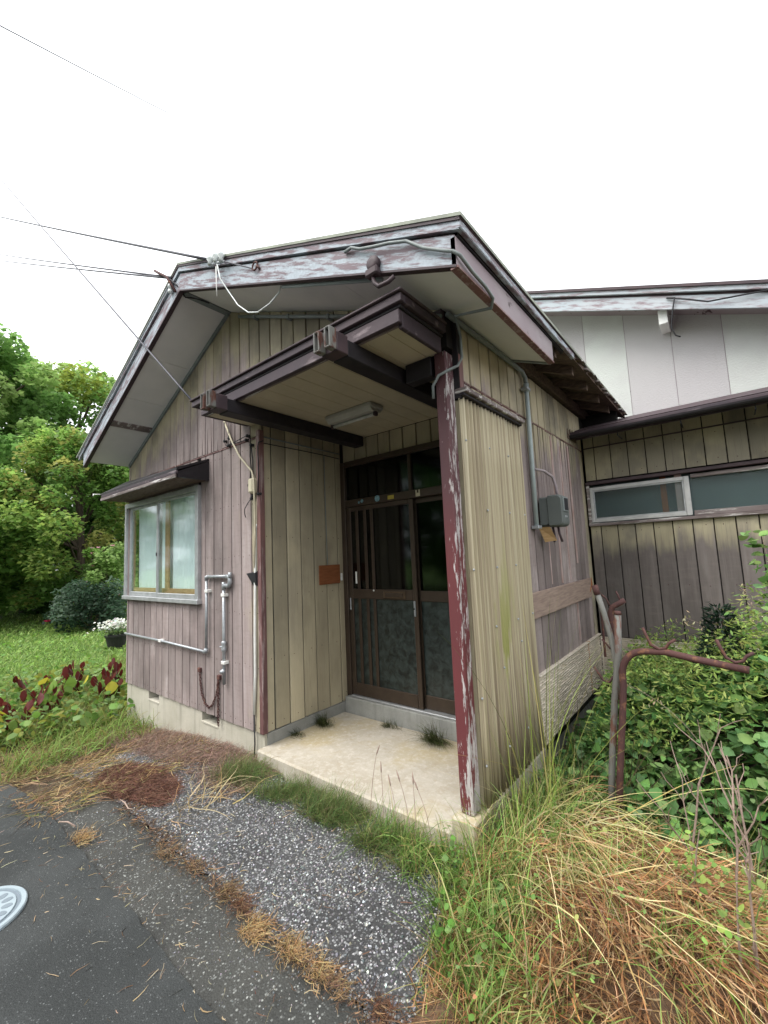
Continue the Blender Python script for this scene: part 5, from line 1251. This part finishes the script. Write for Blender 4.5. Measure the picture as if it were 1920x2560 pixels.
# long arching stalks standing at the slab corner
n_ = 420; P = np.c_[rng.normal(4.90, .11, n_), rng.normal(.22, .22, n_), np.zeros(n_)]
P = P[~((P[:, 0] < 4.64) & (P[:, 1] > -.12))]; n_ = len(P)
put(blades_mesh('arching_stalks', P, rng.uniform(.25, .70, n_), rng.uniform(.003, .006, n_), rng.uniform(.9, 1.55, n_), rng.uniform(1.6, 3.4, n_), STRAW[:3] + [(.55, .47, .22), (.30, .30, .09), (.60, .50, .28)], 'straw', 9, az=rng.normal(-1.1, .9, n_)), 'arching_stalks', 'long arching straw stalks leaning out from the slab corner', 'dry grass', 'stuff')
n_ = 45; P = np.c_[rng.normal(4.80, .07, n_), rng.normal(.34, .16, n_), np.zeros(n_)]; P[:, 0] = np.maximum(P[:, 0], 4.66)
put(blades_mesh('tall_green_stalks', P, rng.uniform(.6, 1.35, n_), rng.uniform(.004, .009, n_), rng.uniform(1.3, 1.6, n_), rng.uniform(.0, .9, n_), [(.26, .30, .07), (.33, .36, .10), (.20, .26, .06), (.42, .40, .14)], 'blade', 8), 'tall_green_stalks', 'tall yellow-green stalks before the corrugated screen', 'grass', 'stuff')
for k, (x, y, L_, a_, e_) in enumerate(((4.80, .05, .95, 2.9, 1.25), (4.84, .1, 1.0, 3.3, 1.35), (4.9, -.1, .8, 3.0, 1.3), (5.6, 1.0, 1.1, 2.7, 1.2), (5.75, 1.4, 1.3, 2.9, 1.15), (5.7, 1.7, 1.2, 2.6, 1.1))):
    pass
n_ = 900; P = np.c_[rng.normal(4.80, .10, n_), rng.normal(.05, .26, n_), np.zeros(n_)]
P = P[~((P[:, 0] < 4.65) & (P[:, 1] > -.12)) & (P[:, 1] > -.30 - 1.25 * (P[:, 0] - 4.47))]; n_ = len(P)
put(blades_mesh('porch_edge_blades', P, rng.uniform(.18, .52, n_), rng.uniform(.004, .0085, n_), rng.uniform(.95, 1.55, n_), rng.uniform(.5, 2.4, n_), GREEN[:3] + [(.36, .36, .13), (.46, .42, .20), (.13, .25, .06)], 'blade', 7), 'porch_edge_blades', 'taller green and yellow blades along the side of the porch slab', 'grass', 'stuff')
# crossing pale straws over the heap
n_ = 46; P = np.c_[rng.uniform(4.8, 5.35, n_), rng.uniform(-.2, .55, n_), np.full(n_, .20)]
put(blades_mesh('crossing_straws', P, rng.uniform(.5, 1.05, n_), .0042, rng.uniform(-.15, .55, n_), rng.uniform(.2, .9, n_), [(.62, .52, .27), (.66, .57, .33), (.55, .44, .2)], 'straw', 7, az=rng.choice([-.5, -1.9, .3, -2.6, 1.0], n_) + rng.normal(0, .35, n_)), 'crossing_straws', 'pale straws crossing over the dead grass heap', 'dry grass', 'stuff')
# fringe between heap and paving, mixed
P = scatter(3000, 4.7, 6.5, -1.35, -.2, lambda x, y: np.clip(1.1 - abs(y + .56 + 1.2 * (x - 4.75)) / .30, 0, 1))
put(blades_mesh('fringe_grass', P, rng.uniform(.05, .17, len(P)), rng.uniform(.003, .006, len(P)), rng.uniform(.1, 1.4, len(P)), rng.uniform(.0, 1.5, len(P)), STRAW + [(.16, .24, .05), (.22, .28, .07), (.13, .20, .05)], 'straw', 5, wob=.15), 'fringe_grass', 'mixed dry and green fringe along the paving edge', 'grass', 'stuff')

# --- creeper thicket between stand and wing
def thick(x, y): return .60 * np.clip((y - .30) / 1.0, 0, 1) * (.65 + .35 * blotch(x, y, 1.6)) * np.clip((x - 4.62) / .35, .2, 1) + .42 * np.exp(-(((x - 5.9) / .45) ** 2 + ((y - 1.5) / .8) ** 2))
n_ = 21000
xy = np.c_[rng.uniform(4.62, 7.2, n_), rng.uniform(.45, 2.75, n_)]
hh = thick(xy[:, 0], xy[:, 1]); zz = hh * np.sqrt(rng.random(n_)) + rng.normal(0, .03, n_)
P = np.c_[xy, np.maximum(zz, .01)]
IVY = [(.11, .23, .06), (.15, .30, .085), (.20, .36, .11), (.08, .17, .05), (.27, .43, .15), (.13, .26, .10)]
put(leaves_mesh('creeper_leaves', P, rng.choice([.02, .028, .036, .048, .066], n_), IVY, tmpl=HEART, aspect=.66, droop=.45, jit=.25), 'creeper_leaves', 'dense green creeper thicket before the wing', 'creeper', 'stuff')
n_ = 11000; xy = np.c_[rng.uniform(4.9, 6.8, n_), rng.uniform(.9, 2.7, n_)]; hh = thick(xy[:, 0], xy[:, 1])
hh = hh * (1 + .35 * np.clip(blotch(xy[:, 0], xy[:, 1], 3.1, 4) - .45, 0, 1)); P = np.c_[xy, hh * rng.uniform(.90, 1.25, n_) + .02]
put(leaves_mesh('feathery_weeds', P, rng.uniform(.025, .06, n_), [(.26, .38, .09), (.34, .45, .12), (.20, .33, .09), (.40, .46, .14)], aspect=.24, droop=.2, tmpl=SIMPLE, quads=SIMPLEQ), 'feathery_weeds', 'light green feathery weeds on top of the creeper thicket', 'weeds', 'stuff')
n_ = 900; xy = np.c_[rng.uniform(4.7, 6.6, n_), rng.uniform(.3, 2.6, n_)]; P = np.c_[xy, thick(xy[:, 0], xy[:, 1]) * .5]
put(blades_mesh('thicket_stems', P, rng.uniform(.2, .6, n_), .005, rng.uniform(.4, 1.5, n_), rng.uniform(-.4, 1.2, n_), [(.10, .08, .04), (.07, .06, .03), (.14, .16, .05)], 'straw', 6, wob=.2), 'thicket_stems', 'dark tangled stems inside the creeper thicket', 'stems', 'stuff')
m = MB(); gxs = np.linspace(4.66, 7.3, 40); gys = np.linspace(.55, 2.74, 34)
for x in gxs:
    for y in gys: m.v.append((x, y, -.04 + max(0, .62 * float(thick(x, y)) - .06)))
m.f = [(i*34+j, (i+1)*34+j, (i+1)*34+j+1, i*34+j+1) for i in range(39) for j in range(33)]
MAT['thicketsoil'] = simple('dark_leaf_litter', (.035, .032, .018), (.015, .014, .010), 30, .95)
struct(m.build('litter_mound', 'thicketsoil', None, True), 'dark leaf litter under the thicket')

# tall leafy weeds at the right picture edge
def tall_weed(x, y, h, lab, n_leaf, pal, size, lean=(0, 0), asp=.5):
    t_ = thing('tall_weed', lab, 'weed', (x, y, 0), 'tall weeds at the right edge')
    pts_ = [(x + lean[0] * t * t, y + lean[1] * t * t, h * t) for t in (0, .25, .5, .75, 1)]
    MB().tube(pts_, .006, 6, .002).build('stem', 'plank', t_)
    t = rng.uniform(.3, 1, n_leaf); P = np.c_[x + lean[0] * t * t + rng.normal(0, .06, n_leaf), y + lean[1] * t * t + rng.normal(0, .06, n_leaf), h * t]
    put(leaves_mesh('foliage', P, rng.uniform(.6, 1.2, n_leaf) * size, pal, aspect=asp, droop=.3), 'foliage', None, parent=t_)
tall_weed(5.98, 1.75, 1.62, 'tallest leafy green weed at the right picture edge', 150, IVY[1:5] + [(.22, .33, .10)], .075, (-.08, 0))
tall_weed(6.02, 1.3, 1.15, 'leafy green weed below the tallest one at the right edge', 170, IVY, .08, (-.06, 0))
tall_weed(5.92, 1.05, .95, 'broad-leaved weed at the right edge behind the pole arm', 120, [(.16, .30, .10), (.20, .34, .13), (.10, .20, .06)], .06, (-.05, 0), .8)
tall_weed(5.78, 2.1, .95, 'thin weed in front of the strip window wall', 60, [(.2, .3, .1), (.3, .33, .12)], .05, (-.2, 0))
tall_weed(6.10, 1.55, 1.45, 'bushy leafy weed at the right edge beside the tallest one', 260, IVY[1:] + [(.22, .36, .13)], .07, (-.1, 0), .7)
tall_weed(5.86, .75, .62, 'low leafy weed under the end of the pole arm', 160, IVY[1:], .06, (-.05, 0), .7)
tall_weed(5.48, .10, .42, 'small green leafy weed growing out of the dead grass', 46, [(.20, .33, .08), (.26, .38, .10)], .03, (.05, -.05), .6)
tall_weed(5.62, -.12, .40, 'small green leafy weed at the right side of the dead grass', 50, [(.20, .33, .08), (.28, .36, .10)], .028, (.02, -.05), .6)
# dark yew-like sapling
ys_ = thing('dark_sapling', 'small blackish-green needle-leaved sapling behind the pole arm', 'sapling', (5.62, 1.55, 0))
MB().tube([(5.62, 1.55, 0), (5.63, 1.55, .5), (5.64, 1.55, 1.02)], .012, 6, .004).build('trunk', 'bark', ys_)
n_ = 1500; t = rng.random(n_); rr = (.20 * (1 - t) + .05) * np.sqrt(rng.random(n_)); a = rng.uniform(0, 6.28, n_)
P = np.c_[5.63 + rr * np.cos(a), 1.55 + rr * np.sin(a), .48 + .62 * t + rng.normal(0, .02, n_)]
put(leaves_mesh('foliage', P, rng.uniform(.03, .06, n_), [(.018, .04, .024), (.028, .058, .034), (.012, .028, .018)], aspect=.25, droop=-.1, tmpl=SIMPLE, quads=SIMPLEQ, az=a), 'foliage', None, parent=ys_)
# dead branching weed stalks at right
def dead_stalk(x, y, h, lab, lean):
    d_ = thing('dead_stalk', lab, 'dead weed', (x, y, 0), 'dead branching stalks at right')
    def br_(p, d, L, r, lv):
        q = [p + d * L * t + Vector((jag(.012), jag(.012), 0)) * t for t in (0, .35, .7, 1)]
        MB().tube(q, r, 5, r * .6).build('branch', 'plank', d_)
        if lv:
            for _ in range(3):
                k = random.choice((1, 2, 3)); dd_ = (d + Vector((jag(.7), jag(.7), random.uniform(-.1, .5)))).normalized()
                br_(q[k], dd_, L * random.uniform(.35, .6), r * .6, lv - 1)
    br_(Vector((x, y, -.02)), Vector((lean, jag(.1), 1)).normalized(), h * .6, .006, 2)
dead_stalk(5.42, .35, .85, 'pale dead branching stalk right of the pole stand', .22)
dead_stalk(5.60, .2, .8, 'reddish dead branching stalk near the right edge', .1)
dead_stalk(5.68, .35, .9, 'dead branching stalk at the right picture edge', -.05)
dead_stalk(5.66, -.1, .6, 'low dead stalk at the lower right edge', .05)
# seed-headed grasses arching before the wing
for k, (x, y, h, a_) in enumerate(((5.92, 1.6, 1.35, 2.7), (5.95, 1.8, 1.25, 2.9), (5.88, 1.9, 1.6, 2.2), (5.6, .9, .9, 2.6))):
    sg = thing('seeding_grass', ('upper seeding grass stalk arching before the wing boards', 'lower seeding grass stalk arching before the wing boards', 'upright seeding grass stalk at the right edge', 'seeding grass stalk over the pole stand')[k], 'grass stalk', (x, y, 0), 'seeding grass stalks before the wing')
    rch = .55 if k != 2 else .2
    pts_ = [(x + rch * t ** 2.2 * math.cos(a_), y + rch * t ** 2.2 * math.sin(a_) * .4, h * (t - .25 * t ** 3)) for t in np.linspace(0, 1, 12)]
    MB().tube(pts_, .003, 5, .0012).build('stalk', 'plank', sg)
    n_ = 26; e = np.array(pts_[8:]); P = e[rng.integers(0, len(e), n_)] + rng.normal(0, .018, (n_, 3))
    put(leaves_mesh('seed_head', P, .03, [(.55, .47, .27), (.6, .55, .36)], 'straw', aspect=.3, droop=.8, tmpl=SIMPLE, quads=SIMPLEQ), 'seed_head', None, parent=sg)

# --- loose chips on the aggregate strip
def chips(n, x0, x1, y0, y1, dens, smin, smax, pal, name, label, dz):
    P = scatter(n, x0, x1, y0, y1, dens); P[:, 2] += .01 + dz; s = rng.uniform(smin, smax, n)
    T = np.array([(1, 0, 0), (-.6, .8, 0), (-.5, -.9, 0), (.1, .1, .75), (-.1, 0, -.4)], float)
    F = np.array([(0, 1, 3), (1, 2, 3), (2, 0, 3), (1, 0, 4), (2, 1, 4), (0, 2, 4)])
    a = rng.uniform(0, 6.28, n); T_ = T[None] * (1 + rng.normal(0, .25, (n, 5, 1)))
    ca, sa = np.cos(a)[:, None], np.sin(a)[:, None]
    V = np.stack([T_[..., 0] * ca - T_[..., 1] * sa, T_[..., 0] * sa + T_[..., 1] * ca, T_[..., 2]], -1) * s[:, None, None] + P[:, None]
    q = (np.arange(n) * 5)[:, None, None] + F[None]
    put(set_mesh(name, V.reshape(-1, 3), n, q.reshape(-1, 3), np.repeat(pick(pal, n, .3), 5, 0), 'stone'), name, label, 'gravel', 'stuff')
CH = [(.08, .08, .085), (.12, .12, .13), (.18, .18, .19), (.28, .285, .29), (.48, .48, .48), (.10, .10, .10), (.15, .15, .155), (.22, .205, .18)]
chips(15000, 1.3, 5.05, -.93, -.12, lambda x, y: .15 + .85 * blotch(x, y, 1.7), .0025, .0085, CH, 'aggregate_chips', 'grey and white stone chips on the coarse paving', .002)
chips(1500, 2.4, 6.2, -1.24, -.92, lambda x, y: .3 + .7 * blotch(x, y, 2.1), .002, .0052, CH[:4] + CH[5:], 'strip_chips', 'scattered stone chips on the worn strip', -.006)

P = np.c_[rng.uniform(2.5, 4.95, 2600), rng.normal(-.93, .035, 2600)]; P = np.c_[P, gz(P[:, 0], P[:, 1]) + .006]
P = P[rng.random(len(P)) < .25 + .75 * blotch(P[:, 0], P[:, 1], 4.0)]
put(blades_mesh('joint_litter', P, rng.uniform(.015, .06, len(P)), rng.uniform(.002, .005, len(P)), rng.uniform(-.05, .35, len(P)), rng.uniform(-.2, .6, len(P)), [(.20, .12, .07), (.32, .20, .10), (.12, .07, .045), (.09, .06, .04)], 'straw', 3, wob=.4), 'joint_litter', 'brown litter lodged along the paving joint', 'litter', 'stuff')
P = scatter(900, 1.4, 5.0, -1.55, -.15, lambda x, y: np.clip(np.exp(-abs(y + 1.22) / .1) + .25 + np.exp(-abs(y + .3) / .12), 0, 1) * np.clip(1.6 - .35 * (x - 1.4), .2, 1)); P[:, 2] += .022
put(blades_mesh('paving_litter', P, rng.uniform(.012, .07, len(P)), rng.uniform(.0015, .005, len(P)), rng.uniform(-.02, .15, len(P)), rng.uniform(-.1, .3, len(P)), [(.30, .20, .11), (.42, .32, .19), (.16, .09, .055), (.50, .42, .28)], 'straw', 3, wob=.35), 'paving_litter', 'loose straw bits and leaf litter on the paving', 'litter', 'stuff')
# nail heads in the boards
nm = MB()
def nail(p, ax): nm.lathe(p, [(.0045, 0), (.0035, .0025)], 6, ax)
for i in range(len(edges) - 1):
    for zz in (.24, .70, 1.12) + ((1.6, 2.05, 2.52) if edges[i] > 1.75 else ()):
        for f_ in (.25, .75): nail((edges[i] + (edges[i + 1] - edges[i]) * f_ + jag(.008), -.0155, zz + jag(.012)), (0, -1, 0))
for i in range(len(pe) - 1):
    for zz in (.26, .75, 1.25, 1.75, 2.25): nail((XP + .001, pe[i] + (pe[i + 1] - pe[i]) * .5 + jag(.03), zz + jag(.012)), (1, 0, 0))
for i in range(len(we) - 1):
    for zz in (.68, 1.15, 1.70, 2.30, 2.55): nail((we[i] + .078 + jag(.04), Y1 - .0155, zz + jag(.01)), (0, -1, 0))
no = nm.build('nail_heads', 'rust', house); no['kind'] = 'stuff'

# --- trees and shrubs left
def crown(name, centers, radii, n, pal, size, squash=.85, tmpl=SIMPLE, quads=SIMPLEQ, droop=.35, aspect=.75):
    centers = np.asarray(centers, float); radii = np.asarray(radii, float)
    w_ = radii ** 2; k = rng.choice(len(centers), n, p=w_ / w_.sum())
    d = rng.normal(0, 1, (n, 3)); d /= np.linalg.norm(d, axis=1, keepdims=True)
    r = radii[k] * (rng.random(n) ** .33); P = centers[k] + d * r[:, None] * np.array([1, 1, squash])
    tone = rng.normal(1, .16, len(centers))[k]
    hue = rng.random(len(centers))[k]
    pal = np.asarray(pal); idx = np.clip((hue * len(pal) + rng.normal(0, .7, n)).astype(int), 0, len(pal) - 1)
    tint = np.clip(pal[idx] * tone[:, None] * (1 + rng.normal(0, .15, (n, 1))), .004, .8)
    return leaves_mesh(name, P, rng.choice([.45, .7, .9, 1.1, 1.35], n) * size, pal, tmpl=tmpl, quads=quads, droop=droop, aspect=aspect, tint=tint, mat='treeleaf')
def tree(x, y, h, R, z0, label, pal, n, size, clumps, lean=0, trunk_r=.16, seed=1, cl=(.16, .30), group='trees beyond the lawn'):
    rs_ = np.random.default_rng(seed); g0 = g1(x, y)
    t_ = thing('garden_tree', label, 'tree', (x, y, g0), group)
    m = MB(); top = h * .72
    trunk = [(x + lean * t + .1 * math.sin(4 * t + seed), y + .1 * math.sin(3 * t), g0 + top * t) for t in np.linspace(0, 1, 7)]
    m.tube(trunk, trunk_r, 9, trunk_r * .35); cs = []; rd = []
    for k in range(clumps):
        a = k * 2.399 + rs_.uniform(-.4, .4); t = (k + .5) / clumps
        zc = z0 + (h - z0) * (t ** .85)
        prof = math.sin(math.pi * min(1, (.18 + .80 * t))) ** .6
        rr = R * prof * math.sqrt(rs_.uniform(.25, 1.0))
        c = np.array([x + lean * t + rr * math.cos(a), y + rr * math.sin(a), g0 + zc]); r = R * rs_.uniform(*cl)
        c[2] = min(c[2], g0 + h - r * .6)
        cs.append(c); rd.append(r)
        if k % 2 == 0:
            s = trunk[min(6, max(1, int(6 * min(1, zc / top * .75))))]; mid = (np.array(s) + c) / 2 + np.array([0, 0, .08 * R])
            m.tube([s, tuple(mid), tuple(c)], trunk_r * .30, 6, trunk_r * .08)
    m.build('trunk', 'bark', t_)
    put(crown('crown', cs, rd, n, pal, size), 'crown', None, parent=t_)
GT = [(.14, .27, .07), (.19, .34, .09), (.25, .40, .11), (.31, .45, .14)]
YG = [(.13, .25, .055), (.17, .30, .065), (.22, .34, .08), (.28, .37, .09), (.15, .27, .065), (.19, .31, .07), (.29, .30, .085)]
DK = [(.045, .11, .028), (.07, .15, .034), (.10, .20, .045)]
tree(-20, .4, 12.6, 4.6, 3.2, 'tall green tree rising highest at the left picture edge', GT, 34000, .22, 70, seed=3, trunk_r=.3, cl=(.15, .27))
tree(-22, 5.2, 12.9, 4.3, 3.5, 'tall green tree showing beside the roof edge', GT + [(.20, .25, .045)], 27000, .22, 60, seed=5, trunk_r=.28, cl=(.15, .27))
tree(-13, 3.0, 6.9, 2.6, .6, 'yellow-green maple standing before the tall trees', YG, 30000, .14, 75, seed=8, trunk_r=.18, cl=(.16, .30))
tree(-14.5, -.2, 5.4, 2.9, .4, 'broad dark green tree at the left picture edge', YG[:3] + DK[1:], 18000, .18, 46, seed=12, trunk_r=.2, cl=(.18, .32))
tree(-17, 6.4, 6.4, 3.0, .2, 'dark green tree half hidden behind the house', DK + [(.11, .17, .03)], 16000, .2, 46, seed=14, trunk_r=.2, cl=(.18, .32))
tree(-18.5, 2.6, 5.0, 3.2, .1, 'dark low tree filling the gap behind the maple', DK, 15000, .22, 40, seed=17, trunk_r=.2, cl=(.2, .34))
tree(-24, -11.5, 9.5, 4.2, 1.5, 'tree across the road mirrored in the front window, taller one', GT, 9000, .36, 40, seed=23, trunk_r=.25, group='trees across the road')
tree(-18, -14.5, 7.0, 4.0, .8, 'tree across the road mirrored in the front window, lower one', DK, 9000, .36, 36, seed=29, trunk_r=.25, group='trees across the road')
tree(-30, -8.0, 7.5, 4.5, .8, 'tree across the road mirrored in the front window, farthest one', GT, 9000, .36, 36, seed=31, trunk_r=.25, group='trees across the road')
tree(-7.5, -15, 8.0, 4.2, .6, 'unseen tree added across the road to darken the door glass, left one', DK, 7000, .4, 34, seed=37, trunk_r=.25, group='trees across the road')  # added out of view so the door glass reflects dark leaves
tree(-1.0, -16.5, 8.5, 4.4, .6, 'unseen tree added across the road to darken the door glass, middle one', GT, 7000, .4, 34, seed=41, trunk_r=.25, group='trees across the road')  # added out of view, likewise keeps sky out of the door glass
tree(5.5, -17.5, 8.0, 4.4, .6, 'unseen tree added across the road to darken the strip window', DK, 7000, .4, 34, seed=43, trunk_r=.25, group='trees across the road')  # added out of view so the strip window reflects less sky
tree(12.0, -17, 8.0, 4.4, .6, 'unseen tree added across the road opposite the end of the wing', GT, 7000, .4, 34, seed=47, trunk_r=.25, group='trees across the road')  # added out of view, extends the row that darkens the reflections
def shrub(x, y, h, R, label, pal, n, size, flowers=None, seed=1, name='shrub', clumps=22, asp=.6):
    rs_ = np.random.default_rng(seed); g0 = g1(x, y)
    t_ = thing(name, label, 'shrub', (x, y, g0)); m = MB(); cs = []; rd = []
    for k in range(clumps):
        a = k * 2.399; t = (k + .5) / clumps; rr = R * math.sqrt(rs_.uniform(.1, 1)) * math.sin(math.pi * (.2 + .7 * t)) ** .5
        c = np.array([x + rr * math.cos(a), y + rr * math.sin(a), g0 + .15 + (h - .3) * t]); cs.append(c); rd.append(R * rs_.uniform(.25, .42))
        m.tube([(x + jag(.05), y + jag(.05), g0), tuple(c)], .012, 5, .004)
    m.build('stems', 'bark', t_)
    put(crown('foliage', cs, rd, n, pal, size, tmpl=LEAF, quads=LEAFQ, aspect=asp), 'foliage', None, parent=t_)
    if flowers:
        col, nf, fs_, pet = flowers
        for q in range(nf):
            k = rs_.integers(0, len(cs)); d = rs_.normal(0, 1, 3); d[0] = abs(d[0]); d[1] = -abs(d[1]) * .6; d /= np.linalg.norm(d)
            p = cs[k] + d * rd[k] * 1.02; n5 = 6
            P = np.repeat(p[None], n5, 0); az = np.linspace(0, 2 * np.pi, n5, endpoint=False)
            put(leaves_mesh('flower', P, fs_, [col], aspect=.7, az=az, tilt=np.full(n5, .5), jit=.08), 'flower', None, parent=t_)
    return t_
shrub(-9.5, 2.40, 1.50, .92, 'dark glossy camellia bush with one red bloom on the lawn', [(.028, .06, .032), (.045, .09, .05), (.07, .12, .075), (.11, .16, .11)], 5200, .085, ((.45, .03, .10), 2, .09, 6), 4, 'camellia_bush', 26)
shrub(-10.3, 3.15, 2.65, .85, 'bright green shrub with pale pink flowers beside the house', [(.20, .34, .08), (.27, .42, .12), (.33, .47, .16), (.15, .27, .07)], 6200, .10, ((.75, .45, .52), 26, .07, 6), 6, 'flowering_shrub', 30)
ptg = thing('flower_pot', 'black pot of small white flowers beside the house corner', 'flower pot', (-5.4, 1.72, g1(-5.4, 1.72)))
g0 = g1(-5.4, 1.72)
MB().lathe((-5.4, 1.72, g0), [(.16, 0), (.22, .26), (.24, .27), (.24, .31), (.21, .31), (.20, .27), (.0, .26)], 18).build('pot', 'pot', ptg)
n_ = 420; P = np.c_[rng.normal(-5.4, .13, n_), rng.normal(1.72, .13, n_), g0 + .34 + rng.random(n_) * .22]
put(leaves_mesh('foliage', P, .05, [(.10, .17, .06), (.14, .2, .08)], aspect=.5), 'foliage', None, parent=ptg)
n_ = 300; P = np.c_[rng.normal(-5.38, .15, n_), rng.normal(1.68, .15, n_), g0 + .42 + rng.random(n_) * .22]
put(leaves_mesh('white_bloom', P, .05, [(.75, .76, .68), (.8, .8, .74)], aspect=.9, droop=-.3), 'white_bloom', None, parent=ptg, kind='stuff')
